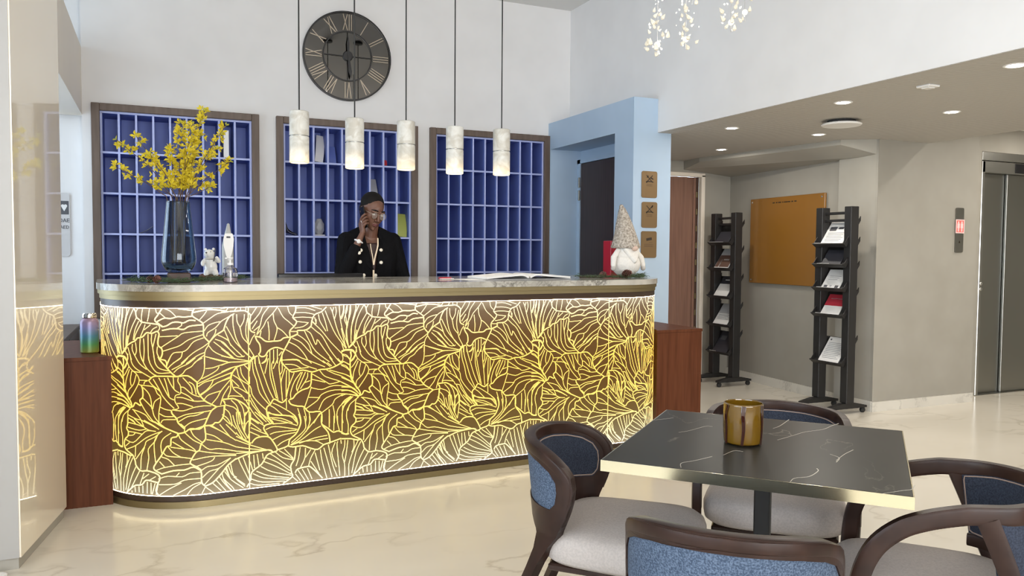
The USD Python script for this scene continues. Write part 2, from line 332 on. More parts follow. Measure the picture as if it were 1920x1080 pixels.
# street front behind the camera, and the side wall
def wall_x(x0, x1, z0, z1, y, t, cut):
    m = prism(sbox(x0, z0, x1, z1).difference(shapely.union_all([sbox(*c) for c in cut])), 0, t); m.apply_transform(trimesh.transformations.rotation_matrix(PI/2, (1, 0, 0))); m.apply_translation((0, y, 0)); return m
struct('wall_front', wall_x(-2.7, 9.2, 0, H1, -4.85, .15, [(-1.9, .5, 3.1, 3.0)]), M['plaster_white'])
w2 = thing('window_2', kind='structure')
part(w2, 'window_frame', [box(-1.9, 3.1, -4.96, -4.90, .5, .55), box(-1.9, 3.1, -4.96, -4.90, 2.95, 3.0)] + [box(x-.03, x+.03, -4.96, -4.90, .55, 2.95) for x in (-1.87, -.63, .6, 1.83, 3.07)], M['window_frame'])
part(w2, 'window_pane', box(-1.87, 3.07, -4.935, -4.925, .55, 2.95), M['pane'])
side = prism(sbox(-5.0, 0, 4.4, H1).difference(sbox(-1.8, .5, 2.2, 3.0)), 0, .15)
side.apply_transform(np.array([[0, 0, 1, -2.75], [1, 0, 0, 0], [0, 1, 0, 0], [0, 0, 0, 1]], float))
struct('wall_left', side, M['plaster_white'])
w3 = thing('window_3', kind='structure')
part(w3, 'window_frame', [box(-2.72, -2.66, -1.8, 2.2, .5, .55), box(-2.72, -2.66, -1.8, 2.2, 2.95, 3.0)] + [box(-2.72, -2.66, y-.03, y+.03, .55, 2.95) for y in (-1.77, -.45, .85, 2.17)], M['window_frame'])
part(w3, 'window_pane', box(-2.70, -2.69, -1.77, 2.17, .55, 2.95), M['pane'])
# white header wall over the corridor, and the blue door portal
struct('wall_header', cat([box(3.565, 3.72, -4.85, 5.2, HL, H1), box(3.565, 3.72, 5.2, YB, 2.489, H1)]), M['plaster_white'])
portal = union([m3.Manifold.cube((x1-x0, y1-y0, z1-z0)).translate((x0, y0, z0)) for x0, x1, y0, y1, z0, z1 in
                ((3.345, 3.69, 5.2, 5.474, 0, HL), (3.345, 3.568, 5.2, 5.474, HL, 2.489), (3.345, 3.69, 5.46, YB, 2.245, 2.489), (3.345, 3.69, 6.60, YB, 0, 2.3), (3.66, 3.72, 5.40, YB, 0, 2.3))])
struct('wall_portal', tm(portal), M['paint_blue'])
d1 = thing('door_1', kind='structure')
part(d1, 'door_frame', [box(3.625, 3.66, 6.545, 6.60, 0, 2.16), box(3.625, 3.66, 5.474, 6.60, 2.125, 2.165)], M['paint_blue'])
part(d1, 'door_leaf', box(3.632, 3.66, 5.476, 6.543, .005, 2.122, .004), M['door_brown'])
for z in (1.78, 1.90): part(d1, 'hinge', xf(cyl(.012, 0, .095, 12, .003), t=(3.622, 6.552, z)), M['steel_dark'])
# corridor: low ceiling, walls, marble skirting
struct('ceiling_low', cat([box(3.72, 5.84, -4.85, 6.8, HL, HL+.08), box(3.566, 3.72, -4.85, 5.2, HL-.003, HL), box(5.84, 5.92, -4.85, 4.69, HL, 2.46)]), M['ceiling_slat'])
struct('ceiling_lift', box(5.84, 9.2, -4.85, 5.2, 2.46, 2.54), M['ceiling_white'])
hall_wall = wall_x(3.69, 5.72, 0, 2.40, 6.84, .12, [(4.55, -.01, 5.19, 2.09)])
struct('wall_hall', hall_wall, M['plaster_taupe'])
R0, R1 = np.array([5.53, 6.72]), np.array([5.36, 4.692])
struct('wall_rack', prism(Polygon([R0, R1, (5.40, 4.90), (5.8, 6.84), (5.54, 6.84)]), 0, 2.40), M['plaster_taupe'])
struct('wall_lift', tm(union([m3.Manifold.cube((x1-x0, y1-y0, z1-z0)).translate((x0, y0, z0)) for x0, x1, y0, y1, z0, z1 in ((5.362, 6.57, 4.692, 5.1, 0, 2.6), (6.5, 6.86, 4.868, 5.1, 0, 2.6), (6.8, 9.2, 4.98, 5.1, 0, 2.6), (6.5, 9.2, 4.868, 5.1, 2.24, 2.6))])), M['plaster_taupe'])
struct('wall_right', box(9.1, 9.2, -4.85, 5.1, 0, 2.6), M['plaster_taupe'])
nR = np.array([-(R0-R1)[1], (R0-R1)[0]]); nR /= np.linalg.norm(nR)
bb = Polygon([R0+nR*0, R1, R1+nR*.014, R0+nR*.014])
struct('baseboard_rack', prism(bb, 0, .085), M['baseboard_marble'])
struct('baseboard_lift', box(5.35, 6.575, 4.678, 4.692, 0, .08), M['baseboard_marble'])
# sloping soffit over the rack wall
s0, s1, s2, s3 = (4.88, 6.40, 2.19), (5.12, 4.86, 2.19), (5.40, 4.692, 2.10), (5.53, 6.72, 2.10)
top = [(x, y, HL) for x, y, z in (s0, s1, (5.40, 4.692, 0), (5.53, 6.72, 0))]
V = np.array([s0, s1, s2, s3, (4.93, 6.72, 2.15)] + top + [(4.93, 6.72, HL)])
struct('trim_2', trimesh.convex.convex_hull(V), M['plaster_taupe'], smooth=False)
# half seen wooden door at the end of the corridor
d3 = thing('door_3', kind='structure')
part(d3, 'door_leaf', box(4.56, 5.06, 6.73, 6.775, .01, 2.075, .004), M['door_wood'])
part(d3, 'door_edge', box(5.062, 5.092, 6.725, 6.775, .01, 2.075, .003), M['door_wood'], label='lighter wood edge strip')
part(d3, 'door_gap', box(5.094, 5.15, 6.76, 6.80, 0, 2.08), M['block_brown'], label='dark strip in the gap beside the leaf edge')  # solid dark strip filling the gap
part(d3, 'door_frame', [box(5.15, 5.195, 6.705, 6.76, 0, 2.10, .004), box(4.5, 5.195, 6.705, 6.76, 2.08, 2.12, .004)], M['plaster_beige'])
for i in range(9): part(d3, 'strip_block', rbox(5.122, 6.752, .5+i*.175, .018, .016, .06, .003), M['brass'])  # small brass blocks spaced along the dark strip
# lift
d2 = thing('door_2', kind='structure')
part(d2, 'door_frame', [box(6.86, 6.90, 4.86, 4.965, 0, 2.155, .006), box(6.86, 8.6, 4.86, 4.965, 2.05, 2.155, .004)], M['steel'])
part(d2, 'header_panel', box(6.86, 8.6, 4.862, 4.93, 2.16, 2.238, .003), M['steel'])
part(d2, 'door_leaf', box(6.90, 7.27, 4.93, 4.955, .004, 2.05, .003), M['steel_dark'])
part(d2, 'door_leaf', box(7.275, 8.1, 4.905, 4.928, .004, 2.05, .003), M['steel_dark'])
part(d2, 'floor_indicator', box(7.31, 7.66, 4.855, 4.862, 2.06, 2.148, .002), M['screen_black'])
part(d2, 'threshold', box(6.88, 8.6, 4.86, 4.96, 0, .004), M['steel'])
for z in (.985, 1.035): part(d2, 'call_button', xf(cyl(.016, 0, .012, 16, .003), rx=90, t=(6.882, 4.862, z)), M['chrome'])

# ================================================================== reception counter (local frame: x along the front, y into the depth)
CO = (.25, 4.24); CA = 2.9; RC = .5; LC = 2.5; DC = .93
def foot(off):
    n = 20; p = []
    for i in range(n+1):
        a = PI + PI/2*i/n; p.append((RC*math.cos(a), RC+RC*math.sin(a)))
    for i in range(n+1):
        a = 1.5*PI + PI/2*i/n; p.append((LC+RC*math.cos(a), RC+RC*math.sin(a)))
    p += [(LC+RC, DC), (-RC, DC)]
    return Polygon(p).buffer(off, join_style=2) if off else Polygon(p)
def along(s, z, d):   # a point of the counter's front skin: s along it, z up, d outwards
    s = np.asarray(s, float); z = np.broadcast_to(z, s.shape); d = np.broadcast_to(d, s.shape); q = RC*PI/2
    a = np.where(s < 0, s/RC, np.where(s > LC, (s-LC)/RC, 0.0)); a = np.clip(a, -PI/2, PI/2)
    ex = np.where(s < -q, s+q, 0) * -1 + np.where(s > LC+q, s-LC-q, 0)
    cxx = np.where(s < 0, 0.0, np.where(s > LC, LC, s))
    return np.stack([cxx + (RC+d)*np.sin(a), RC - (RC+d)*np.cos(a) + ex, z], -1)
def skin(s0, s1, z0, z1, d0, d1, ds=.04):
    n = max(2, int((s1-s0)/ds)+1); S = np.linspace(s0, s1, n)
    rows = [along(S, z0, d1), along(S, z1, d1), along(S, z1, d0), along(S, z0, d0)]
    V = np.vstack(rows); F = []
    for r in range(4):
        a, b = r*n, ((r+1) % 4)*n
        for i in range(n-1): F += [(a+i, a+i+1, b+i+1), (a+i, b+i+1, b+i)]
    F += [(0, n, 2*n), (0, 2*n, 3*n), (n-1, 3*n-1, 2*n-1), (n-1, 4*n-1, 3*n-1)]
    m = trimesh.Trimesh(V, np.array(F), process=False); m.fix_normals(); return m
ctr = thing('reception_counter', 'long round-ended reception counter with glowing gold leaf-vein front and marble top', 'reception counter', (CO[0], CO[1], 0), CA)
part(ctr, 'carcass', prism(foot(-.03), .0, 1.085), M['band_brown'])
part(ctr, 'marble_top', prism(foot(.02), 1.088, 1.122), M['counter_marble'], label='grey veined marble top')
part(ctr, 'brass_moulding', [prism(foot(.014), 1.066, 1.088), prism(foot(.006), 1.042, 1.068)], M['brass'])
part(ctr, 'upper_band', prism(foot(.001), 1.008, 1.043), M['band_brown'])
part(ctr, 'lower_band', prism(foot(.004), .032, .060), M['band_brown'])
part(ctr, 'brass_plinth', prism(foot(.012), .0, .033), M['brass'])
part(ctr, 'inner_shelf', box(.2, 1.0, .92, 1.06, .70, .74), M['walnut'])
VEINS = """658,927 671,961 672,1006;689,1005 689,976 677,941 675,922 687,889 683,851 690,805 698,769;708,1005 700,950 693,902 688,876;657,878 670,819 683,767;657,803 670,761;738,1004 736,959 720,908 711,869 711,795;756,1004 739,965;783,1003 756,955 739,907 731,849 728,813;*783,1003 794,986 799,960 816,947 833,935 917,925 941,913;799,957 772,912 752,867 737,823;812,940 789,895 777,844;829,933 806,898 789,866 784,843;848,924 839,900 819,858;877,923 843,897;*698,769 716,791 736,813 766,831 789,840 802,854 819,857 836,864 856,883 883,880 911,891 921,877;917,925 924,907 914,891;912,914 890,902 876,884;836,1007 828,963 829,940;873,1006 866,962 860,939;904,1005 909,983 921,981;809,1006 797,986;*938,1006 924,986 914,970 900,951 904,939 921,927 936,913;941,1007 976,992 1004,964;924,983 952,959;*911,939 945,956 979,955 1011,964 1042,962 1081,966;*936,913 959,919 986,935 1014,937 1039,933 1067,946 1095,943;*935,895 979,904 1011,904 1039,900 1067,916 1127,922;1030,932 1028,919 1007,906;924,864 1011,869;1131,890 1042,883 1011,864 959,830 931,811;1131,873 1063,849 1021,820 976,804 936,791;1131,856 1085,838 1056,802 1032,788 990,783 969,753 959,733;1032,788 1023,757 986,732;1156,831 1127,809 1081,781 1025,730;1135,782 1099,766 1049,728;1133,768 1110,752 1085,727;*1091,1007 1081,986 1081,966 1109,945 1129,927 1131,890 1133,863 1156,835;*1000,1006 1056,998 1088,994;*1084,984 1145,996 1192,995 1243,987;1147,991 1134,971 1113,946;1131,930 1163,953 1199,976 1250,983;1134,890 1152,916 1181,929 1210,935;1145,862 1152,882 1188,905 1214,935 1239,951 1279,974;1163,841 1185,874 1190,898;*1156,831 1185,864 1221,887 1228,897 1239,931 1257,961 1276,971;1199,867 1221,856 1247,838;1185,847 1225,829 1251,797 1280,765;1178,834 1207,809 1243,777 1273,748;1156,815 1178,786 1221,761 1280,744;1138,761 1178,749 1244,729;1156,835 1154,818 1140,795 1135,768 1133,724;*921,877 914,841 917,818 933,804 935,777 924,751;905,878 887,809;883,876 880,843 887,806 897,736;863,876 863,764 870,738;838,854 841,798 836,739;819,852 816,799 822,760 832,740;791,833 796,791 787,768;772,824 771,792 802,741;742,806 765,743;723,787 739,764 741,744;911,815 909,782 924,751;924,751 948,745 955,733;*657,749 677,757 706,756 722,749 736,732;736,732 749,708 769,691 795,673 809,649 805,626 782,588 752,548;741,774 736,732;756,773 765,730 789,703 829,682 876,658;782,772 812,728 853,699;819,770 836,733 856,702 887,677 904,670;839,769 836,736;863,768 870,734 893,697 917,682 973,684;892,766 900,729 921,705 966,693;*914,765 924,745 955,710 973,689 1000,664;924,751 952,745 955,713;974,762 959,726 955,713;1025,760 980,725 962,706;1057,758 1028,726 980,699;1092,757 1057,728 1014,707 990,685;1124,755 1092,736 1074,714 1046,698 1032,679 1007,664;*863,644 887,664 924,667 973,666 1007,665 1057,667 1099,633;769,687 799,684 826,682;807,644 859,644;805,626 819,619 887,613 907,580 924,562 921,522 914,483 914,433;836,623 842,637 859,643;863,644 883,621 921,592 931,572 959,536 990,505;887,652 917,602 924,585;916,659 941,608 966,562 990,547;943,657 952,630 966,566;960,660 973,629 994,597 1015,583;987,661 990,601;1011,660 1009,640 1021,616 1020,579 997,570 994,540 1011,506 980,498;1032,659 1050,638 1071,609 1076,579;1060,637 1083,619 1094,571;*1099,633 1099,597 1110,569 1135,537 1164,518 1189,503;1021,612 1039,608 1074,575 1110,559;1022,586 1057,566 1082,541;1001,560 1032,558 1082,539 1135,537;1004,530 1032,528 1078,511;980,498 1032,492 1082,507 1128,512 1164,510;1135,754 1133,697 1121,657 1099,633;1138,700 1174,703 1207,713 1251,725 1280,725;1160,753 1207,737 1247,727;1121,650 1164,671 1193,690 1203,707;1103,626 1153,648 1193,666 1280,703;1103,611 1135,632 1178,643 1262,673;1114,571 1142,591 1164,617 1175,642;1114,566 1149,591 1193,625 1258,645;1132,546 1153,567 1211,583;1168,521 1193,550 1211,583 1255,635;1208,511 1222,558 1251,605;1258,645 1257,584 1244,550;*1280,689 1262,666 1260,645;657,745 670,729 690,721 704,704;*706,749 711,726 706,704 706,646 717,596 735,562 752,538 762,514 750,499;734,725 724,706 709,694;657,694 673,694 703,675;657,676 683,663 703,644;657,634 696,617 717,596;657,610 696,591 722,576;657,584 702,558 735,533 758,511;657,558 719,550 745,525;656,537 696,536 729,520 752,502;656,509 683,517 722,509 752,499;656,461 676,485 709,504;663,428 676,466 712,502;692,425 702,457 735,484 752,495;746,708 726,677 712,661;750,695 726,638 721,599;765,688 755,642 760,613;792,670 775,622 742,588 737,562;750,499 735,474 735,421;*752,502 772,510 785,529 812,517 819,523 812,543 829,559 829,598 822,617;765,494 809,484 846,468 869,443 921,426;772,491 812,451 832,413;737,464 788,447 815,444;815,444 869,423 897,408;735,448 768,438 785,421;819,527 839,495 863,464 890,435 921,426;829,555 869,519 880,502 890,465 917,429;832,608 859,583 873,552 878,502;921,559 893,538 883,502;921,512 948,500 976,495;917,479 945,465 987,464;*976,495 980,478 1001,453 1008,432 1036,402;924,432 938,448 997,449;921,426 948,405;1004,456 1046,473 1100,479 1164,486;1011,438 1053,462 1092,466 1128,480;1036,409 1071,433 1146,449;*1189,503 1164,484 1146,448 1132,415;1189,503 1226,507 1230,513 1219,535;*1226,507 1222,455 1201,423 1182,423 1168,412 1132,411;*1132,411 1089,398 1057,397;1161,412 1197,385;*1213,1003 1257,1005;*1257,985 1305,987 1331,986 1357,965 1354,934 1356,886 1380,871;1214,982 1257,985;1250,1005 1239,989;1294,1008 1279,988;1309,1009 1309,989;1335,1009 1335,988;1391,1007 1361,961;1417,1007 1402,971 1358,917;1451,1006 1418,960 1406,912 1388,864;1497,1007 1471,972 1437,935 1422,904 1388,860;1391,933 1365,892;1406,908 1373,882;1410,880 1403,849;1444,928 1450,875 1449,830;1471,969 1475,930 1490,895 1487,867 1475,829;1497,996 1521,950 1548,925 1576,899;1490,895 1517,876 1545,844;1544,1007 1552,974 1567,956;*1587,1006 1585,976 1571,945 1591,923 1579,899 1556,875 1556,847;1587,994 1642,993 1689,977;1642,1009 1697,992 1725,984;1583,969 1638,968 1682,958;1575,943 1622,945 1674,940;1591,923 1654,914;1580,888 1623,894 1650,911;1560,871 1591,870;*1380,854 1407,846 1433,825 1472,824 1506,826 1525,839 1560,842 1595,856;*1380,854 1388,832 1403,808 1405,773 1396,759;*1560,840 1545,809 1526,774 1514,747 1513,704;*1749,996 1721,970 1686,956 1670,921 1666,896 1639,876 1595,874 1595,856 1560,840;1380,864 1365,844 1351,810;1670,925 1690,906 1694,931;1686,942 1694,906;1706,957 1714,920 1746,865;1726,966 1742,919 1755,865;1674,917 1722,869 1771,806 1833,739;1742,976 1766,915 1799,845 1853,770;1770,993 1782,964 1791,928 1816,848 1858,770;1798,996 1802,967 1791,925;1788,993 1780,964;1818,1009 1823,934 1840,854 1870,773;1843,1008 1839,967 1823,927;1863,1008 1852,959 1860,901 1857,876;1880,1007 1880,958 1864,908 1859,872 1861,825 1870,770;1913,994 1889,907 1882,824;1915,866 1899,801;*1915,841 1903,801 1874,773;1666,893 1694,867 1727,837 1768,763 1813,703 1834,688;1631,873 1655,822 1691,760 1764,699;1643,872 1666,854 1691,795 1699,824;1703,820 1739,765 1780,709;1595,853 1627,830 1655,797 1671,746;1568,836 1615,809 1667,750 1740,693;1549,817 1596,789 1632,745 1648,715;1534,777 1577,751 1616,728 1652,712 1668,696;1515,722 1592,722 1616,699;*1829,753 1849,760 1874,760 1895,754 1908,728;1833,739 1838,709 1821,689;1882,758 1883,725 1875,700;1837,737 1858,730 1875,708;1908,735 1891,707 1879,697;1272,967 1272,916 1284,854 1302,812;1290,970 1292,932 1306,901 1317,853 1343,820;1328,969 1324,935 1306,901;1346,958 1335,907 1335,862 1345,824;1343,820 1351,792 1373,753;1239,910 1261,868 1284,826 1325,780 1362,740;1228,897 1247,848 1262,813 1321,749;1214,860 1247,841;1247,841 1262,810;1214,833 1247,800 1291,754 1328,754;1214,798 1269,748;*1396,759 1411,746 1430,751 1445,774 1468,787 1491,790 1522,778;1302,812 1325,776 1362,740;1214,761 1269,745 1351,727;*1373,753 1351,723;1472,780 1472,707;1453,778 1453,708;1491,783 1491,706;1438,750 1434,723 1415,710;1396,749 1400,710;1377,743 1377,711;1514,768 1499,747;1243,780 1269,746;*1392,752 1373,743 1351,720 1325,711 1288,699 1266,669 1259,642;1214,713 1251,727;1251,727 1343,724;1214,679 1258,697 1299,705;1215,655 1266,673;1215,634 1258,652;1269,660 1303,632 1329,582 1356,539;1262,638 1299,598;1272,596 1299,590 1355,549;1262,631 1273,586 1314,549;1244,543 1255,553 1314,545 1326,527 1352,522 1363,500 1378,478 1424,412;1288,695 1303,639 1352,598 1363,552 1393,508 1432,467;1306,698 1314,656 1348,609;1325,707 1347,678 1351,609;1355,720 1351,675;1364,726 1370,670 1385,624 1401,557 1447,494;1379,743 1381,701 1400,634 1423,562 1454,497;1396,742 1408,692 1423,646 1446,575 1469,524;1441,754 1430,726 1411,710;1445,736 1427,657;1453,739 1453,655 1461,609 1485,523;1472,738 1472,724 1461,679 1493,515;1491,737 1491,727 1469,679;1511,740 1499,691 1508,603 1516,507;1515,708 1515,666 1503,645;1530,679 1515,634 1508,603;1538,668 1535,601 1535,523;1550,664 1550,596 1535,523;1577,652 1554,596 1539,555;1613,653 1578,605 1558,546 1559,518;1620,653 1589,580 1594,551;1636,652 1594,558;1648,648 1644,619 1609,564;1660,604 1629,595;*1511,740 1515,708 1554,663 1577,657 1624,663 1672,650 1712,660 1752,661 1793,672 1838,695;*1668,646 1661,575 1617,557 1586,537 1570,517 1551,511;1518,722 1592,718 1628,691 1696,663;1530,700 1577,694 1612,674;1554,669 1601,672 1652,676;1648,715 1740,673;1728,708 1768,673;1752,696 1776,676;1764,724 1797,679;1809,715 1829,692;1838,699 1875,678;1912,731 1883,700;*1877,708 1880,613 1893,583 1918,541;1825,681 1854,672 1875,646;1764,655 1814,638 1851,625 1884,605;1748,656 1793,632 1826,619 1893,579;1712,655 1736,625 1773,608 1818,591 1884,554 1918,526;1672,639 1745,592 1769,579 1822,589;1668,611 1741,590;1665,566 1721,552 1765,565 1810,568 1885,550 1918,522;1667,571 1649,515 1630,463;1653,515 1713,509;1638,455 1697,494 1721,525 1774,543 1839,542 1885,532 1918,511;1706,443 1733,495 1782,517 1835,521 1918,506;1718,424 1778,466 1794,494 1835,517;1782,462 1791,411 1789,364;1762,442 1763,366;1885,503 1819,452 1803,410 1808,362;1893,502 1844,454 1832,404 1837,360;*1547,508 1559,486 1594,473 1626,467 1654,436 1710,435 1722,413 1722,377;1710,425 1678,373;1594,462 1610,407 1611,379;1626,460 1638,409 1634,377;1654,432 1660,396 1654,375;*1539,519 1512,498 1473,520 1454,494 1435,477 1439,435 1455,406 1470,390;1535,509 1536,463;1466,500 1504,479 1579,424 1595,380;1454,487 1477,471 1516,432;1443,456 1478,435 1555,422 1587,388;1447,424 1509,415 1567,386;*1219,538 1252,539 1277,536 1326,503 1348,463 1352,400;1226,531 1230,510 1222,455;1259,532 1285,502 1296,467 1315,403;1230,510 1285,482 1300,404;1292,526 1315,490 1324,444 1326,402;1230,489 1252,463 1263,407;1333,523 1356,476 1379,440 1417,395;1215,449 1252,408;1345,474 1326,444;1352,431 1394,397;1356,536 1397,463 1455,391;664,457 660,381 660,313;702,454 687,425 685,387 694,348 692,298;*656,306 675,298 692,300;*656,274 705,270 748,258 764,261 779,232 783,212 810,186 850,188 890,179;*735,451 733,417 725,395 737,378 733,356 713,338 706,312 717,288 740,274 764,261;737,449 779,428;735,426 787,420 830,410;733,401 803,391 846,399;733,380 779,378 822,372;737,359 768,364 783,378;776,448 834,408 862,394 898,389;834,443 874,424 914,399;*890,438 926,416 966,397 1007,379;914,436 926,418;713,338 768,326 818,367 850,391 898,389;717,304 744,324;725,288 783,312 842,353 890,376 930,390;783,312 779,255;783,243 834,308 846,337 890,360 930,392;836,307 816,259 812,194;846,190 858,255 856,298 890,337 906,371;894,232 888,291 890,341 914,382;926,279 922,319 934,353 974,382;*1007,377 999,362 974,355 970,318 950,312 922,264 886,213 890,193 922,176;*1007,377 1040,384 1065,400 1106,396 1127,411 1131,418;1040,414 1036,383;1019,427 1040,406;1065,396 1081,363 1119,328;1040,380 1077,343 1115,320;*1131,410 1136,346 1115,320 1106,289 1090,279 1069,245 1065,222 1111,189 1115,125 1132,103;1007,377 1023,344 1077,300 1090,283;979,337 1036,300;970,310 1052,296 1090,283;958,311 983,281 1019,258;934,282 954,265 1019,258 1069,249;926,260 958,248 987,218;914,237 938,211;898,192 938,207 1011,219 1065,222;*922,174 983,191 1036,193 1077,205 1111,185;906,148 954,163 1024,159 1061,175 1111,177;1011,180 995,162;910,120 991,123 1036,142 1111,145;910,66 962,99 1020,128;966,59 1032,91 1077,117 1111,125;1044,63 1073,98 1115,121;*890,179 910,167 914,147 906,129 894,91 906,66;*720,66 748,89 779,109 818,116 842,140 890,133 906,129;894,161 862,142;858,173 822,146;830,176 806,117;806,187 783,147 744,82;783,205 756,154 724,73;764,249 736,190 713,78;748,254 721,200 697,130 697,68;725,261 725,222 713,193;692,264 682,189 673,144;675,266 673,228 661,183 673,133 674,67;775,101 777,74;799,106 800,75;822,111 822,72;848,132 846,73;868,129 868,71;890,127 874,70;755,80 755,69;906,125 894,68;1106,285 1153,273 1233,257 1282,250;1115,320 1153,289 1199,288 1282,266;1140,340 1220,318 1282,288;1140,370 1178,354 1216,323;1148,413 1212,375 1282,321;1203,412 1255,340;1233,410 1282,353;1263,407 1282,382;1073,241 1157,252 1282,244;1090,207 1161,228 1178,246;1115,185 1144,202 1191,205 1255,234;1119,148 1153,177 1199,188 1255,234;1128,111 1199,188;*1132,103 1170,119 1212,162 1242,199 1282,228;1212,162 1221,129 1260,84 1273,62;1229,181 1251,130;1242,195 1260,149 1283,130;1200,143 1221,109 1255,68;1183,129 1230,67;1166,115 1208,70;1132,99 1170,66;1132,99 1115,65;1215,461 1241,439 1262,397;1267,453 1280,404 1315,328;1284,468 1293,394 1332,322;1301,467 1314,385 1341,325;1331,464 1323,428 1321,364;1353,463 1353,430 1330,400 1323,359;1354,426 1349,382 1341,329;1282,363 1302,337 1354,300;1282,343 1354,296;1282,325 1293,318 1359,287 1465,244;1282,288 1345,272 1425,256;1282,266 1354,255 1434,255;1282,254 1346,252;*1282,225 1350,247 1443,255 1465,240;*1358,299 1376,320 1402,328 1442,324 1465,298 1488,250 1465,240;1354,381 1416,347 1438,337;1354,406 1407,360;1345,362 1398,333;1353,434 1424,383;1375,461 1433,403;1397,459 1451,410;*1440,456 1446,423 1464,401 1460,393 1429,387 1420,367 1442,329;1442,448 1496,435 1568,421 1591,390;1460,417 1541,390 1592,369;1464,390 1541,388;1429,363 1478,375 1592,349;1451,336 1487,345 1587,345;1465,306 1514,326 1583,333;1488,271 1515,289 1560,306;*1600,431 1610,389 1601,356 1583,324 1551,298 1542,266 1488,250;1550,448 1582,416 1594,373;1628,417 1635,378 1629,341 1560,281;1656,414 1656,377 1638,332;1717,426 1656,356 1606,302 1556,269;*1721,409 1722,363 1755,318 1765,270 1760,254;1717,355 1680,337 1615,292 1560,268;1751,301 1685,294 1601,273;1755,284 1685,280;1732,252 1685,278 1615,280 1560,268;*1542,266 1569,257 1620,258 1662,240 1699,230 1732,252 1756,258 1794,268 1827,277;*1722,363 1755,339 1784,315 1812,319 1851,297 1870,299;1762,406 1762,343;1788,404 1786,323;1807,402 1807,364 1817,321;1833,400 1832,315;*1583,254 1579,212 1574,188 1556,156 1561,118;1606,251 1597,194 1584,153;1634,245 1630,190 1607,142;1662,233 1634,194;*1579,116 1593,136 1644,143 1663,137 1700,99 1724,71;1685,227 1662,187 1649,142;1713,228 1723,160 1748,68;1732,235 1757,144 1776,69;1756,250 1781,133 1805,70;1794,259 1775,201 1800,122;1808,262 1804,233 1819,73;1825,269 1827,247;1685,214 1710,115;1662,170 1705,98;1616,133 1649,71;1644,134 1668,73;1593,131 1631,69;1580,112 1607,71;1566,97 1594,69;*1465,240 1434,227 1408,184 1359,148 1351,104 1333,73;1293,228 1302,199 1346,101;1315,230 1350,125;1341,236 1364,152;1368,237 1372,167;1385,240 1394,177;1412,241 1416,212;1254,204 1272,133 1324,78;1233,190 1250,127;1225,167 1259,118 1316,71;1216,131 1242,88 1259,66;1268,134 1324,87;1474,243 1515,206 1570,188;1497,245 1524,226 1570,192;1524,251 1570,196;1452,233 1488,205 1561,139;1430,215 1488,184 1552,132;1421,195 1479,164 1557,114;1403,172 1461,137 1561,106;1381,150 1444,118 1548,95;1364,139 1421,109 1543,87;1355,112 1412,89 1525,80;1346,92 1390,75 1498,71;*1561,118 1566,101 1543,83 1516,69"""
strokes = []
for st in VEINS.split(';'):
    b = st.startswith('*'); q = np.array([tuple(map(int, p.split(','))) for p in st.lstrip('*').split()], float)/1000
    strokes.append((b, crom(q, 3)))
ZA, ZB = .066, 1.004
PANELS = [(-1.17, .172), (.178, 2.388), (2.394, 3.67)]
def ribbon(P, w, d):
    T = np.gradient(P, axis=0); T /= np.maximum(np.linalg.norm(T, axis=1), 1e-9)[:, None]; Nn = np.stack([-T[:, 1], T[:, 0]], 1)
    L, Rr = P+Nn*w/2, P-Nn*w/2; n = len(P)
    V = np.vstack([along(L[:, 0], L[:, 1], d), along(Rr[:, 0], Rr[:, 1], d), along(L[:, 0], L[:, 1], 0.0), along(Rr[:, 0], Rr[:, 1], 0.0)])
    F = []
    for i in range(n-1):
        for a, b in ((n, 0), (0, 2*n), (3*n, n)): F += [(a+i, a+i+1, b+i+1), (a+i, b+i+1, b+i)]
    return V, np.array(F)
for s0, s1 in PANELS:
    pn = part(ctr, 'backlit_panel', skin(s0, s1, .060, 1.008, -.012, 0), M['panel_glow'], label='brown backlit panel etched with glowing leaf veins')
    Vs, Fs, o = [], [], 0; clip = sbox(s0, ZA, s1, ZB)
    for k in range(-2, 4):
        for b, q in strokes:
            P = q + (k*1.172, 0)
            if P[:, 0].max() < s0 or P[:, 0].min() > s1: continue
            ins = LineString(P).intersection(clip)
            for g in getattr(ins, 'geoms', [ins]):
                if g.geom_type != 'LineString' or g.length < .004: continue
                C = np.array(g.coords); fade = 1.0
                v, f = ribbon(C, 0.0070 if b else .0047, .0016 if b else .0013); Vs.append(v); Fs.append(f+o); o += len(v)
    part(pn, 'leaf_veins', (np.vstack(Vs), np.vstack(Fs)), M['vein_glow'], smooth=False, kind='stuff')
    part(pn, 'led_strip', skin(s0, s1, 1.0035, 1.0075, 0, .003), M['led_strip']); part(pn, 'led_strip', skin(s0, s1, .0605, .064, 0, .003), M['led_strip'])
for s in (.175, 2.391): part(ctr, 'panel_joint', skin(s-.0025, s+.0025, .060, 1.008, -.01, .0012), M['vein_glow'])

# cabinets at both ends (cut to the counter's outline)
def world_foot(off):
    return affinity.translate(affinity.rotate(foot(off), CA, origin=(0, 0)), *CO)
cutter = world_foot(.024)
for nm, (x0, x1, y0, y1) in (('left', (-.86, -.134, 4.45, 5.30)), ('right', (3.10, 3.561, 4.60, 5.195))):
    sh = sbox(x0, y0, x1, y1).difference(cutter)
    sh = max(getattr(sh, 'geoms', [sh]), key=lambda g: g.area)
    t = thing('side_cabinet', 'low walnut cabinet at the %s end of the glowing counter%s' % (nm, ', under the drinking bottle' if nm == 'left' else ', before the blue pillar'), 'cabinet')
    part(t, 'body', prism(sh.buffer(-.003), 0, .737), M['walnut']); part(t, 'cabinet_top', prism(sh, .738, .757), M['walnut'])
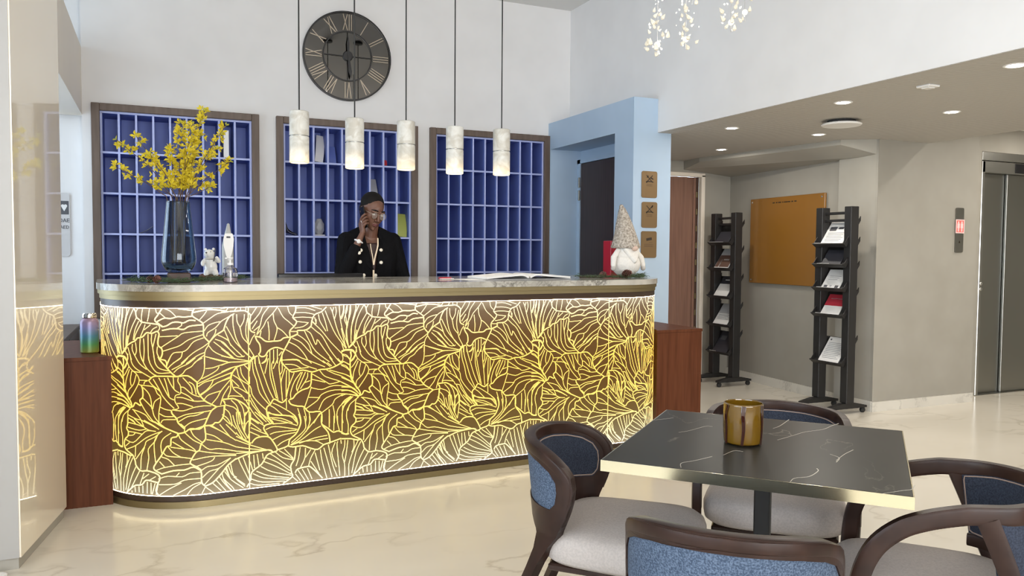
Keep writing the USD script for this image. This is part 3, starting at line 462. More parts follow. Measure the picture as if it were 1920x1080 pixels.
# low desk in the staff nook, seen past the column
dk = thing('staff_desk', 'low grey-brown desk by the white wall behind the column', 'desk')
part(dk, 'desk_top', box(-1.5, -.525, 5.35, 6.70, .70, .735, .004), M['frame_wood']); part(dk, 'side_panel', box(-.56, -.535, 6.0, 6.68, 0, .70), M['walnut_dark']); part(dk, 'side_panel', box(-1.48, -1.455, 5.4, 6.68, 0, .70), M['walnut_dark'])

# ================================================================== pigeonhole shelves in the back wall
SHLAB = ['behind the yellow forsythia vase', 'behind the receptionist', 'beside the blue door portal, all holes empty']
ZS = [2.014, 1.711, 1.408, 1.110, .838]
for (xa, xb), lab in zip(SH, SHLAB):
    t = thing('pigeonhole_shelf', 'tall wood-framed wall shelf of blue pigeonholes ' + lab, 'pigeonhole shelf', ((xa+xb)/2, YB, 0))
    w = (xb-xa)/2; iw = w-.056; zt = SZ1-.054
    for sx in (-1, 1): part(t, 'frame_board', box(min(sx*w, sx*iw), max(sx*w, sx*iw), -.035, .30, SZ0, SZ1, .003), M['frame_wood'])
    part(t, 'frame_board', box(-iw, iw, -.035, .30, zt, SZ1, .003), M['frame_wood']); part(t, 'frame_board', box(-iw, iw, -.035, .30, SZ0, SZ0+.05, .003), M['frame_wood'])
    part(t, 'back_panel', box(-iw, iw, .285, .30, SZ0+.05, zt), M['shelf_blue'])
    for z in ZS + [zt-.008]: part(part(t, 'shelf_board', box(-iw, iw, -.004, .285, z-.0075, z+.0075), M['shelf_blue']), 'lit_edge', box(-iw, iw, -.0065, -.004, z-.0075, z+.0075), M['shelf_blue_lit'])  # thin front strips carry the painted edge light
    for i in range(10):
        x = -iw + .008 + (2*iw-.016)*i/9; part(part(t, 'divider', box(x-.0075, x+.0075, -.0025, .285, SZ0+.05, zt), M['shelf_blue']), 'lit_edge', box(x-.0075, x+.0075, -.005, -.0025, SZ0+.05, zt), M['shelf_blue_lit'])  # same painted light along the divider fronts
# things left in the pigeonholes
def hole(k, col, row):
    xa, xb = SH[k]; w = (xb-xa)/2; iw = w-.056; c = (xa+xb)/2; p = (2*iw-.016)/9
    return c-iw+.008+p*(col+.5), ZS[row]+.0085
def sheet(pts, wid, t=.0015, name='x'):
    P = crom(np.array([(x, 0, z) for x, z in pts]), 6); return sweep(P, wid, t, up=(1, 0, .001), rounded=False)
def leaning(w, h, lean, t=.003):   # a sheet that leans back, bending
    P = crom(np.array([(0, 0, 0), (0, lean*.25, h*.4), (0, lean, h)]), 6); return sweep(P, w, t, up=(0, 1, .02), rounded=False)
x, z = hole(0, 7, 0); solo('document_box', rbox(x-.005, YB+.08, z+.108, .042, .13, .214, .003), M['white_plastic'], 'slim white box upright in a top pigeonhole beside the yellow flowers', 'box')
x, z = hole(0, 2, 2); solo('leaflet', xf(sheet([(-.05, 0), (0, .022), (.046, .055)], .18), t=(x, YB+.12, z)), M['paper_grey'], 'thin grey leaflet lying askew in a pigeonhole left of the vase', 'leaflet')
x, z = hole(1, 2, 0); solo('paper_sheet', xf(leaning(.070, .235, .11), ry=9, t=(x-.006, YB+.06, z+.008)), M['paper_white'], 'curled pale sheet of paper leaning in a top pigeonhole right of the first pendant lamp', 'paper')
x, z = hole(1, 3, 0); solo('paper_sheet', xf(leaning(.085, .16, .07), t=(x-.002, YB+.14, z)), M['shelf_blue'], 'bluish folder sheet leaning in a top pigeonhole left of the second pendant lamp', 'folder')
x, z = hole(1, 7, 0); solo('key_tag', xf(prism(rrect(.035, .05, .01), 0, .01), rx=70, t=(x-.03, YB+.06, z+.026)), M['red'], 'small red key tag in a top pigeonhole left of the third pendant lamp', 'key tag')
x, z = hole(1, 6, 1); solo('brochure', xf(cat([leaning(.084, .20, .10)]), t=(x, YB+.10, z)), M['paper_grey'], 'rounded grey brochure standing in a pigeonhole above the head of the receptionist', 'brochure')
x, z = hole(1, 8, 2); solo('brochure', xf(leaning(.082, .20, .07), ry=4, t=(x+.004, YB+.05, z+.004)), M['paper_green'], 'bent yellow-green brochure in a pigeonhole right of the receptionist', 'brochure')
x, z = hole(1, 0, 2)
for i in range(2): solo('leaflet', xf(sheet([(-.045, .10-.02*i), (-.02, .04-.012*i), (.045, .003)], .18), t=(x, YB+.12, z+.004+.004*(1-i))), M['paper_grey' if i else 'paper_dark'], 'dark leaflet slumped in the leftmost pigeonhole beside the receptionist, ' + ('lower of two' if i else 'upper of two'), 'leaflet')
x, z = hole(1, 2, 2); pk = thing('clear_packet', 'crumpled clear packet in a pigeonhole left of the receptionist', 'packet', (x, YB+.09, z))
s_ = trimesh.creation.icosphere(3); v = s_.vertices; s_.vertices = v*np.array([.042, .03, .075])*(1+.25*(meshkit.noise(v*3+5)[:, None]-.5)); s_.apply_translation((0, 0, .072)); part(pk, 'wrapper', s_, M['grey_plastic']); part(pk, 'paper_base', rbox(0, 0, .006, .09, .07, .012, .003), M['paper_white'])

# ================================================================== wall clock
ck = thing('wall_clock', 'large round smoked-mirror wall clock with roman numerals and black rim', 'clock', (1.465, YB, 2.905))
R = .366
def ring(r0, r1, t, y): return to_wall(prism(Point(0, 0).buffer(r1, quad_segs=40).difference(Point(0, 0).buffer(r0, quad_segs=40)), 0, t)).apply_translation((0, y, 0))
part(ck, 'mirror', to_wall(prism(Point(0, 0).buffer(R-.006, quad_segs=40), 0, .008)).apply_translation((0, -.012, 0)), M['clock_mirror'], smooth=False)
part(ck, 'rim', ring(R-.012, R, .035, 0), M['clock_metal']); part(ck, 'inner_ring', ring(.196, .205, .016, -.016), M['clock_metal'])
for a in range(4): part(ck, 'spoke', xf(rbox(.117, -.028, 0, .16, .006, .006), ry=90*a), M['clock_metal'])
def stroke2(a, b, w=.006): return LineString([a, b]).buffer(w/2, cap_style=2)
for n, txt in enumerate(['XII', 'I', 'II', 'III', 'IIII', 'V', 'VI', 'VII', 'VIII', 'IX', 'X', 'XI']):
    x = 0; g = []
    for chh in txt:
        wd = {'I': .020, 'V': .044, 'X': .044}[chh]
        if chh == 'I': g.append(stroke2((x+wd/2, 0), (x+wd/2, .13)))
        if chh == 'V': g += [stroke2((x+.004, .13), (x+wd/2, 0)), stroke2((x+wd-.004, .13), (x+wd/2, 0))]
        if chh == 'X': g += [stroke2((x+.004, .13), (x+wd-.004, 0)), stroke2((x+wd-.004, .13), (x+.004, 0))]
        x += wd
    g = affinity.rotate(affinity.translate(shapely.union_all(g), -x/2, .213), -30*n, origin=(0, 0))
    part(ck, 'numeral', to_wall(prism(g, 0, .006)).apply_translation((0, -.02, 0)), M['numeral_gold'])
part(ck, 'hub', xf(cyl(.042, 0, .022, 28, .006), rx=90, t=(0, -.016, 0)), M['clock_metal'])
part(ck, 'hour_hand', to_wall(prism(Polygon([(-.006, 0), (-.011, .10), (0, .17), (.011, .10), (.006, 0)]), 0, .004)).apply_translation((.0, -.040, 0)), M['clock_metal'])
part(ck, 'minute_hand', xf(to_wall(prism(Polygon([(-.005, 0), (-.014, -.13), (0, -.19), (.014, -.13), (.005, 0)]), 0, .004)), ry=-6, t=(.002, -.046, 0)), M['clock_metal'])

# ================================================================== pendant lamps over the counter
PD = [(.742, 4.60, 1.789), (1.060, 4.616, 1.774), (1.374, 4.632, 1.783), (1.690, 4.648, 1.775), (2.012, 4.664, 1.783)]
ORD = ['first', 'second', 'third', 'fourth', 'fifth']
pend = thing('pendant_lamp', 'cylindrical white marble pendant lamp, first from the left above the counter', 'pendant lamp', PD[0], 0, 'marble pendant lamps in a row over the counter')
r = .0545
part(pend, 'upper_shade', cyl(r, .152, .290, 32, .004), M['alabaster']); part(pend, 'lower_shade', lathe([(r-.010, .012), (r-.010, .003), (r-.006, 0), (r, .004), (r, .146), (r-.004, .150), (0, .150)], 32), M['alabaster'])
part(pend, 'joint_ring', cyl(r-.003, .148, .154, 32), M['steel_dark']); part(pend, 'lamp_disc', cyl(r-.010, .004, .010, 28), M['pendant_glow'])
part(pend, 'cord', cyl(.0042, .290, H1-PD[0][2]-.02, 8), M['cord_black']); part(pend, 'ceiling_canopy', cyl(.05, H1-PD[0][2]-.025, H1-PD[0][2], 24, .004), M['cord_black'])
for p, o in zip(PD[1:], ORD[1:]): copy_of(pend, p, 0, f'cylindrical white marble pendant lamp, {o} from the left above the counter')
for i, p in enumerate(PD):
    L = UsdLux.DiskLight.Define(stage, f'/World/pendant_bulb_{i:03d}'); L.AddTranslateOp().Set(Gf.Vec3d(p[0], p[1], p[2]-.006)); L.CreateRadiusAttr(.04); L.CreateIntensityAttr(35); L.CreateColorAttr(Gf.Vec3f(1, .86, .66))

# ================================================================== ceiling lamps
def downlight(label, x, y, z, group, power, cone=34, first=[None], color=(1, .93, .83)):
    if first[0] is None:
        t = first[0] = thing('downlight', label, 'ceiling lamp', (x, y, z), 0, group)
        part(t, 'trim_ring', lathe([(.036, -.001), (.050, -.004), (.056, -.002), (.056, 0), (.036, .0)], 32), M['white_plastic']); part(t, 'lens', cyl(.037, -.0045, -.001, 28), M['lamp_lens'])
    else: copy_of(first[0], (x, y, z), 0, label, group)
    L = UsdLux.DiskLight.Define(stage, '/World/downlight_bulb_%03d' % downlight.n); downlight.n += 1
    L.AddTranslateOp().Set(Gf.Vec3d(x, y, z-.012)); L.CreateRadiusAttr(.036); L.CreateIntensityAttr(power); L.CreateColorAttr(Gf.Vec3f(*color))
    s = UsdLux.ShapingAPI.Apply(L.GetPrim()); s.CreateShapingConeAngleAttr(cone); s.CreateShapingConeSoftnessAttr(.6)
downlight.n = 0
FILL_LIFT_XY = [(7.3, 4.2), (7.3, 2.6), (6.2, 3.4), (6.2, 1.8)]  # unseen lamps added to brighten the floor before the lift
for (x, y), lab in zip([(3.868, 2.587), (3.876, 3.669), (3.933, 4.776), (4.76, 3.60), (4.744, 4.727), (4.664, 5.80)],
                      ['at the right edge of the picture, nearest the viewer', 'below the white header wall, middle of the near row', 'below the white header wall, by the blue pillar', 'right of the round ceiling diffuser', 'left of the round ceiling diffuser', 'farthest back, above the first brochure rack']):
    downlight('small round recessed downlight ' + lab, x, y, HL, 'downlights in the low ceiling', LAMP_LOW*(.3 if y == 4.776 else 1))
for x in (-1.0, .6, 2.2):  # unseen lamps added overhead to light the lobby
    for y in (-2.6, -.4, 1.8): downlight('unseen downlight in the high lobby ceiling, added for light', x, y, H1, 'unseen added downlights in the high lobby ceiling', FILL_LOBBY, 60)
for x, y in FILL_LIFT_XY: downlight('unseen downlight before the lift doors, added to brighten the floor', x, y, 2.46, 'unseen added downlights before the lift', FILL_LIFT, 40)
df = thing('air_diffuser', 'round white air diffuser hanging just below the low ceiling', 'air diffuser', (4.392, 4.168, HL))
part(df, 'neck', cyl(.095, -.022, 0, 32), M['rubber']); part(df, 'disc', cyl(.135, -.036, -.021, 40, .006), M['white_plastic'])
solo('ceiling_sensor', cat([rbox(3.9, 3.098, HL-.006, .085, .085, .012, .003), rbox(3.9, 3.098, HL-.015, .05, .05, .006, .002)]), M['white_plastic'], 'small square white sensor plate on the low ceiling', 'sensor')
# chandelier, only its lowest crystals in view
chd = thing('chandelier', 'glittering crystal chandelier, its lowest drops hanging in front of the white header wall', 'chandelier', (2.33, 3.05, 0))
part(chd, 'ring_frame', cat([trimesh.creation.torus(.30, .010, major_sections=40, minor_sections=8).apply_translation((0, 0, 2.86)), cyl(.006, 2.86, H1, 8), rbox(0, 0, 2.86, .60, .012, .012), rbox(0, 0, 2.86, .012, .60, .012)]), M['chrome'])
def drop(s):
    a = lathe([(0, 0), (.35*s, .25*s), (.30*s, .6*s), (0, 1.2*s)], 6); return a
cl = [(-.27, -.03, 2.185, 30), (-.05, .06, 2.255, 26), (.165, .0, 2.345, 22), (.33, .1, 2.44, 14), (-.15, -.12, 2.40, 14)]
for cx0, cy0, zb, n in cl:
    part(chd, 'wire', cyl(.0012, zb, 2.86, 5).apply_translation((cx0, cy0, 0)), M['chrome'])
    part(chd, 'lamp_cluster', xf(trimesh.creation.icosphere(2, .014), t=(cx0, cy0, zb+.045)), M['crystal'])
    for i in range(int(n*1.7)):
        h = i/n/1.7; rr = .012 + .05*math.sin(PI*min(1, h*1.6))*rng.random()+.006; a = rng.random()*2*PI
        big = i % 3 == 0; hh = h*.36 if not big else h*.20
        part(chd, 'crystal_drop', xf(drop(rng.uniform(.020, .032) if big else rng.uniform(.007, .016)), rx=rng.uniform(-50, 50), ry=rng.uniform(-50, 50), t=(cx0+rr*math.cos(a), cy0+rr*math.sin(a), zb+hh)), M['crystal_soft' if big else 'crystal'], smooth=False)

# ================================================================== on the counter
ZT = 1.1222
# vase with forsythia
vx, vy = .108, 4.615
solo('vase_block', rbox(0, 0, 0, .115, .115, .050, .004).apply_translation((vx, vy, ZT+.0255)), M['block_brown'], 'dark square wooden block under the smoky glass vase', 'wooden block')
zb = ZT+.052
po = [(0, 0), (.045, .0), (.066, .014), (.083, .045), (.0875, .075), (.083, .13), (.074, .22), (.064, .32), (.0585, .380)]
pi_ = [(.0555, .380), (.061, .32), (.071, .22), (.080, .13), (.0845, .075), (.080, .048), (.062, .020), (0, .014)]
P1 = crom(np.array([(a, 0, b) for a, b in po[1:]]), 5); P2 = crom(np.array([(a, 0, b) for a, b in pi_[:-1]]), 5)
vs = thing('vase', 'tall smoky blue glass vase holding yellow forsythia', 'vase', (vx, vy, zb))
part(vs, 'vase_body', lathe([(0, 0)] + [(p[0], p[2]) for p in P1] + [(p[0], p[2]) for p in P2] + [(0, .014)], 56), M['smoke_glass'], smooth=True)
def flower(P, d, s, r):
    """four narrow pointed petals opening from P along d"""
    d = d/np.linalg.norm(d); a = np.cross(d, (.3, .5, .8)); a /= np.linalg.norm(a); b = np.cross(d, a); V = []; F = []
    for k in range(4):
        t = k*PI/2 + r.random()*.5; u = math.cos(t)*a+math.sin(t)*b; w = np.cross(d, u); o = len(V); op = r.uniform(.5, 1.0)
        V += [P, P+(u*.5*op+d*.45)*s+w*.26*s, P+(u*1.0*op+d*(.9-.35*op))*s, P+(u*.5*op+d*.45)*s-w*.26*s]
        F += [(o, o+1, o+2), (o, o+2, o+3)]
    return np.array(V), np.array(F)
TIPS = [(-.29, .0, .335+.355), (-.20, .05, .72), (-.30, -.03, .55), (-.10, -.05, .46), (.02, .03, .80), (.075, -.04, .79), (.135, .03, .875), (.115, .06, .74), (.245, .0, .80), (.26, -.04, .60), (.17, .02, .47), (-.04, .04, .66), (.05, .05, .62), (.20, .06, .68), (-.13, .02, .62)]
BRL = ['reaching farthest left', 'second from the left, bending up', 'drooping lowest at the left', 'short, just left of centre', 'upright, left of the tall pair', 'upright, right of the tall pair', 'tallest of all', 'behind the tallest one', 'reaching farthest right', 'low, reaching right', 'shortest, at the right of the rim', 'upright behind, left of centre', 'upright behind, at the centre', 'behind, right of the tallest', 'behind, left of centre, leaning']
for i, (tx, ty, tz) in enumerate(TIPS):
    r = random.Random(100+i); dist = math.hypot(tx, ty)
    base = np.array([r.uniform(-.035, .035), r.uniform(-.035, .035), .045]); rim = np.array([tx*.13+r.uniform(-.02, .02), ty*.13+r.uniform(-.02, .02), .385])
    tip = np.array([tx, ty, tz]); mid = rim*.45+tip*.55 + np.array([-.12*tx, -.1*ty, -.01]) + np.array([r.uniform(-.012, .012) for _ in range(3)])
    path = crom(np.array([base, base*.5+rim*.5, rim, rim*.7+mid*.3+np.array([0, 0, .01]), mid, mid*.4+tip*.6, tip]), 5)
    t = thing('forsythia_branch', 'yellow forsythia branch in the smoky vase, '+BRL[i], 'flower branch', (vx, vy, zb), 0, 'forsythia branches in the vase')
    st = part(t, 'stem', tube(path, np.linspace(.0030, .0012, len(path)), 6), M['stem_brown'])
    V, F, o, Vb, Fb, ob = [], [], 0, [], [], 0
    n = 44 if i in (4, 5, 7, 11, 12, 6) else 28
    for k in range(n):
        s = .40 + .60*(k+.5)/n if dist > .15 else .46+.54*(k+.5)/n
        j = min(int(s*(len(path)-1)), len(path)-2); p = path[j]+(path[j+1]-path[j])*r.random(); T = path[j+1]-path[j]; T /= np.linalg.norm(T)
        d = np.array([r.gauss(0, 1), r.gauss(0, 1), r.gauss(.2, .8)]); d = d/np.linalg.norm(d)+.35*T; p2 = p+d*r.uniform(.006, .020)
        if p2[2] < .45: continue
        v, f = flower(p2, d, r.uniform(.021, .033), r); V.append(v); F.append(f+o); o += len(v)
    part(t, 'blossoms', (np.vstack(V), np.vstack(F)), M['petal_yellow'], smooth=False, kind='stuff')
    v, f = flower(tip, T, .024, r); v2, f2 = flower(path[-4], -np.cross(T, (0, 1, 0))+T, .016, r)
    part(t, 'bud', (v, f), M['bud_green'], smooth=False); part(t, 'bud', (v2, f2), M['bud_green'], smooth=False)
# evergreen garlands and cones
def garland(label, pts, n, seed, spread=.05):
    r = random.Random(seed); t = thing('evergreen_garland', label, 'garland'); P = crom(np.array(pts), 8)
    part(t, 'twig', tube(P, .004, 6), M['twig_brown']); V, F, o = [], [], 0
    for k in range(n):
        p = P[r.randrange(len(P))]+np.array([r.gauss(0, spread*.35), r.gauss(0, spread*.6), 0]); p[2] = ZT+.003+abs(r.gauss(0, .010)); a = r.random()*2*PI; L = r.uniform(.02, .045)
        q = p+np.array([math.cos(a)*L, math.sin(a)*L, r.uniform(-.004, .014)]); q[2] = max(q[2], ZT+.002); w = np.array([-math.sin(a), math.cos(a), 0])*.0016
        V += [p-w, p+w, q, p+np.array([0, 0, .0022])]; F += [(o, o+1, o+2), (o, o+3, o+2), (o+1, o+2, o+3), (o, o+1, o+3)]; o += 4
    part(t, 'needles', (np.array(V), np.array(F)), M['needle_green'], smooth=False, kind='stuff'); return t
garland('dark evergreen garland lying around the foot of the vase', [(-.13, 4.72, ZT+.006), (-.06, 4.62, ZT+.008), (.02, 4.54, ZT+.008), (.10, 4.53, ZT+.007), (.19, 4.60, ZT+.008), (.28, 4.72, ZT+.008), (.36, 4.88, ZT+.006), (.46, 4.98, ZT+.006)], 1500, 3, .07)
garland('dark evergreen garland lying around the white gnome figure', [(2.62, 4.72, ZT+.006), (2.80, 4.66, ZT+.007), (2.95, 4.64, ZT+.007), (3.08, 4.70, ZT+.007), (3.20, 4.86, ZT+.006)], 900, 4, .05)
def cone(x, y, s, label, rz=0, tilt=70):
    t = thing('pine_cone', label, 'pine cone', (x, y, ZT+s*.48), rz); sc = []
    for k in range(7):
        h = k/6; rr = s*.5*math.sin(PI*(.16+.78*h))
        for j in range(8):
            a = 2*PI*(j+.5*(k % 2))/8
            sc.append(xf(trimesh.creation.icosphere(1, 1.0), s=None).apply_transform(np.diag([s*.17, s*.13, s*.05, 1])).apply_transform(trimesh.transformations.rotation_matrix(-.5, (0, 1, 0))).apply_translation((rr*.75, 0, s*(h-.5)*.95)).apply_transform(trimesh.transformations.rotation_matrix(a, (0, 0, 1))))
    part(t, 'core', xf(trimesh.creation.icosphere(2, s*.3), rx=tilt), M['twig_brown']); part(t, 'scales', xf(cat(sc), rx=tilt), M['cone_brown'], kind='stuff'); return t
cone(.0, 4.50, .042, 'reddish pine cone in the garland left of the vase, nearest the front edge', 20)
cone(-.035, 4.57, .036, 'reddish pine cone in the garland left of the vase, farther from the front edge', 70)
cone(2.935, 4.625, .062, 'dark red pine cone before the left foot of the gnome', 40); cone(2.79, 4.70, .048, 'brown pine cone in the garland left of the gnome', 100)
# white bear figurine on a wooden slice
bx, by = .288, 4.93
bw = thing('bear_figurine', 'small white bear figurine standing on bark between vase and dispenser bottle', 'figurine', (bx, by, ZT), -12)
part(bw, 'bark_base', xf(organic([hull(sph((-.04, 0, .018), (.028, .032, .018)), sph((.055, 0, .014), (.030, .034, .014)))], .012, 4)), M['twig_brown'])
bear = organic([sph((0, 0, .075), (.036, .032, .048)), hull(sph((0, 0, .075), .033), sph((-.002, -.002, .115), .026)), sph((-.008, -.006, .150), (.030, .028, .028)), hull(sph((-.016, -.028, .150), .014), sph((-.018, -.032, .156), .011)),
                sph((-.030, .004, .176), .009), sph((.014, .004, .178), .009), *limb([(-.030, -.005, .115), (-.042, -.018, .100), (-.040, -.030, .088)], [.013, .012, .010]), *limb([(.028, -.004, .115), (.044, -.010, .108), (.036, -.026, .128)], [.013, .012, .010]),
                *limb([(-.020, -.01, .05), (-.024, -.016, .032)], [.018, .016]), *limb([(.022, -.01, .05), (.028, -.016, .030)], [.018, .016])], .008, 5)
part(bw, 'body', bear, M['ceramic_white'], smooth=True); part(bw, 'nose', tm(sph((-.018, -.045, .158), (.006, .004, .004))), M['ink'])
for sx in (-.019, .004): part(bw, 'eye', tm(sph((sx, -.032, .163), .0025)), M['ink'])
part(bw, 'scarf', xf(trimesh.creation.torus(.027, .006, major_sections=24, minor_sections=8), t=(-.003, -.002, .123)), M['felt_grey'])
part(bw, 'ski', xf(rbox(0, 0, 0, .005, .004, .075, .001), ry=6, t=(.024, -.026, .145)), M['ink'])
# upright slim dispenser column
dp = thing('hygiene_stand', 'slim grey upright stand with a white pointed face, behind the dispenser bottle', 'dispenser stand', (.388, 5.02, ZT), 0)
gb = hull(sph((0, 0, .02), (.034, .03, .02)), sph((.0, 0, .20), (.033, .024, .02)), sph((.002, 0, .275), (.018, .014, .01)), sph((.004, 0, .325), (.008, .008, .008)))
part(dp, 'column', tm(gb), M['grey_plastic'])
fc = Polygon([(0, .115), (.014, .15), (.024, .20), (.027, .24), (.020, .268), (-.016, .268), (-.024, .24), (-.023, .20), (-.012, .15)]).buffer(.004)
part(dp, 'face', to_wall(prism(fc, 0, .008)).apply_translation((.002, -.020, .0)), M['white_plastic'], label='white pointed face'); part(dp, 'display', rbox(.002, -.0295, .250, .022, .003, .010, .001), M['ink'])
# pump bottle
pb = thing('pump_bottle', 'clear pump bottle with pink gel and white pump on the counter front edge', 'pump bottle', (.357, 4.47, ZT))
part(pb, 'bottle', lathe([(0, 0), (.034, 0), (.038, .004), (.038, .062), (.034, .076), (.016, .086), (.013, .090), (.013, .094), (.010, .094), (.010, .088), (.014, .083), (.032, .073), (.0355, .060), (.0355, .006), (0, .004)], 36), M['clear_glass'])
part(pb, 'gel', cyl(.0345, .0052, .026, 32, .002), M['gel_pink']); part(pb, 'collar', cyl(.016, .0935, .106, 24, .002), M['white_plastic'])
part(pb, 'pump_head', [cyl(.006, .106, .122, 16), lathe([(0, .122), (.010, .122), (.016, .131), (.016, .135), (0, .135)], 24), rbox(-.014, 0, .130, .026, .008, .007, .002)], M['white_plastic'])
part(pb, 'dip_tube', cyl(.002, .03, .094, 8), M['white_plastic'])
part(pb, 'label', lathe([(.0382, .034), (.0384, .035), (.0384, .052), (.0382, .053)], 36), M['clear_glass'])
# monitor seen edge-on from behind
mn = thing('monitor', 'black computer monitor behind the counter, only its top edge showing', 'monitor', (.985, 5.262, .762), 3)
part(mn, 'screen_housing', rbox(0, 0, .235, .56, .028, .30, .006), M['screen_black']); part(mn, 'stand_neck', rbox(0, .03, .09, .05, .02, .17, .004), M['black_metal']); part(mn, 'stand_foot', rbox(0, -.02, -.014, .22, .07, .010, .003), M['black_metal'])
# open register and small things
rg = thing('open_register', 'open white register book lying on the right half of the counter', 'open book', (2.14, 4.66, ZT), 3)
part(rg, 'cover', rbox(0, 0, .0030, .61, .295, .004, .001), M['paper_grey'])
for sx in (-1, 1):
    pr = crom(np.array([(sx*.006, 0, .014), (sx*.05, 0, .030), (sx*.15, 0, .024), (sx*.30, 0, .012)]), 6)
    part(rg, 'page_block', sweep(pr, .290, .012, up=(0, .001, 1), rounded=False), M['paper_white'])
for k in range(5): part(rg, 'text_line', rbox(.15, -.10+.04*k, .0305-.0001*k, .16, .004, .0006), M['ink_faint'])
solo('loose_sheet', xf(rbox(0, 0, 0, .30, .21, .0012), rz=9, t=(1.86, 4.62, ZT+.001)), M['paper_white'], 'loose white sheet left of the open register', 'paper')
rp = thing('key_fob', 'small red and white key fob on the counter near the receptionist', 'key fob', (1.655, 4.72, ZT), 10)
part(rp, 'fob', rbox(0, 0, .006, .075, .04, .012, .003), M['red']); part(rp, 'tag', rbox(.0, -.022, .003, .09, .03, .005, .002), M['paper_white'])
# gnome figure with a tall knitted hat
gx, gy = 3.035, 4.80
gn = thing('gnome_figure', 'white plush gnome figure with a tall knitted hat at the right end of the counter', 'figurine', (gx, gy, ZT), 8)
part(gn, 'body', organic([sph((0, 0, .092), (.112, .098, .092)), sph((0, 0, .15), (.095, .085, .07)), sph((0, -.01, .19), (.075, .07, .05))], .014, 6), M['plush_white'], smooth=True)
for s in (-1, 1): part(gn, 'arm', organic(limb([(s*.075, -.01, .19), (s*.125, -.02, .14), (s*.135, -.03, .085)], [.020, .021, .019]), .010, 5), M['plush_white'], smooth=True); part(gn, 'mitten', tm(sph((s*.136, -.032, .066), (.018, .018, .020))), M['felt_grey'])
hat = lathe([(.096, .205), (.106, .215), (.098, .235), (.080, .30), (.058, .38), (.034, .455), (.020, .490), (0, .502)], 40)
hv = hat.vertices.copy(); hv[:, 0] += -.04*np.clip((hv[:, 2]-.22)/.28, 0, 1)**1.4; hv *= 1+.05*(meshkit.noise(hv*45)[:, None]-.5)*np.array([1, 1, 0]); hat.vertices = hv
part(gn, 'hat', hat, M['knit_grey'], smooth=True); part(gn, 'hat_tip', xf(trimesh.creation.icosphere(2, .016), t=(-.045, 0, .497)), M['knit_grey']); part(gn, 'nose', tm(sph((.0, -.098, .205), (.022, .022, .019))), M['skin_nose'], smooth=True)
part(gn, 'beard', organic([hull(sph((-.05, -.06, .195), .02), sph((.05, -.06, .195), .02), sph((0, -.095, .12), .02))], .01, 5), M['plush_white'], smooth=True)
rb = thing('red_box', 'red box with white stripes half hidden behind the gnome', 'box', (3.07, 5.02, ZT), 3)
part(rb, 'box_body', rbox(0, 0, .13, .12, .10, .26, .004), M['red'])
for z in (.125, .245): part(rb, 'stripe', rbox(0, -.0505, z, .10, .002, .010), M['paper_white'])
# thermos bottle on the left cabinet
th = thing('thermos_bottle', 'rainbow printed metal drinking bottle on the left cabinet', 'drinking bottle', (-.325, 4.66, .7575))
part(th, 'bottle_body', lathe([(0, 0), (.040, 0), (.044, .004), (.044, .158), (.040, .170), (.030, .180), (0, .180)], 40), M['bottle_print'])
part(th, 'lid', lathe([(0, .1805), (.032, .1805), (.034, .184), (.034, .198), (.030, .206), (0, .206)], 32), M['chrome'])

# ================================================================== receptionist
px, py = 1.375, 5.50
pe = thing('person', 'person in a black double-breasted jacket and glasses, talking on a phone behind the counter', 'person', (px, py, 0))
SHL, SHR = (.165, .03, 1.365), (-.165, .03, 1.365)
ELR, WRR = (-.225, -.10, 1.105), (-.105, -.105, 1.372)
ELL, WRL = (.235, -.02, 1.08), (.19, -.15, .93)
neck = [(0, .045, 1.36), (.005, .02, 1.44), (.01, .0, 1.50)]
HC = np.array([.0, -.035, 1.570])
HR = trimesh.transformations.rotation_matrix(math.radians(20), (0, 0, 1)) @ trimesh.transformations.rotation_matrix(math.radians(6), (0, 1, 0)) @ trimesh.transformations.rotation_matrix(math.radians(24), (1, 0, 0))
def hm(m):   # head space -> thing space
    m = tm(m).copy(); m.apply_transform(HR); m.apply_translation(HC); return m
def mman(m, T=HR, c=HC): return m.transform([list(map(float, np.r_[T[i, :3], c[i]])) for i in range(3)])
head = [sph((0, .012, .032), (.075, .093, .088), 24), hull(sph((-.042, -.048, -.02), .030), sph((.042, -.048, -.02), .030), sph((0, -.062, -.088), .024), sph((-.038, -.01, -.072), .026), sph((.038, -.01, -.072), .026), sph((0, -.055, .045), .036)),
        hull(sph((0, -.088, .012), .008), sph((0, -.108, -.026), .0115)), sph((-.013, -.096, -.030), .009), sph((.013, -.096, -.030), .009),
        hull(sph((-.022, -.083, -.056), .006), sph((.022, -.083, -.056), .006), sph((0, -.094, -.054), .008)), hull(sph((-.018, -.082, -.068), .006), sph((.018, -.082, -.068), .006), sph((0, -.091, -.068), .008)),
        hull(sph((-.048, -.070, .026), .010), sph((-.014, -.086, .026), .010)), hull(sph((.048, -.070, .026), .010), sph((.014, -.086, .026), .010)), sph((0, -.075, -.098), .016),
        sph((-.078, .008, -.002), (.010, .018, .030)), sph((.078, .008, -.002), (.010, .018, .030))]
head = [mman(x) for x in head]
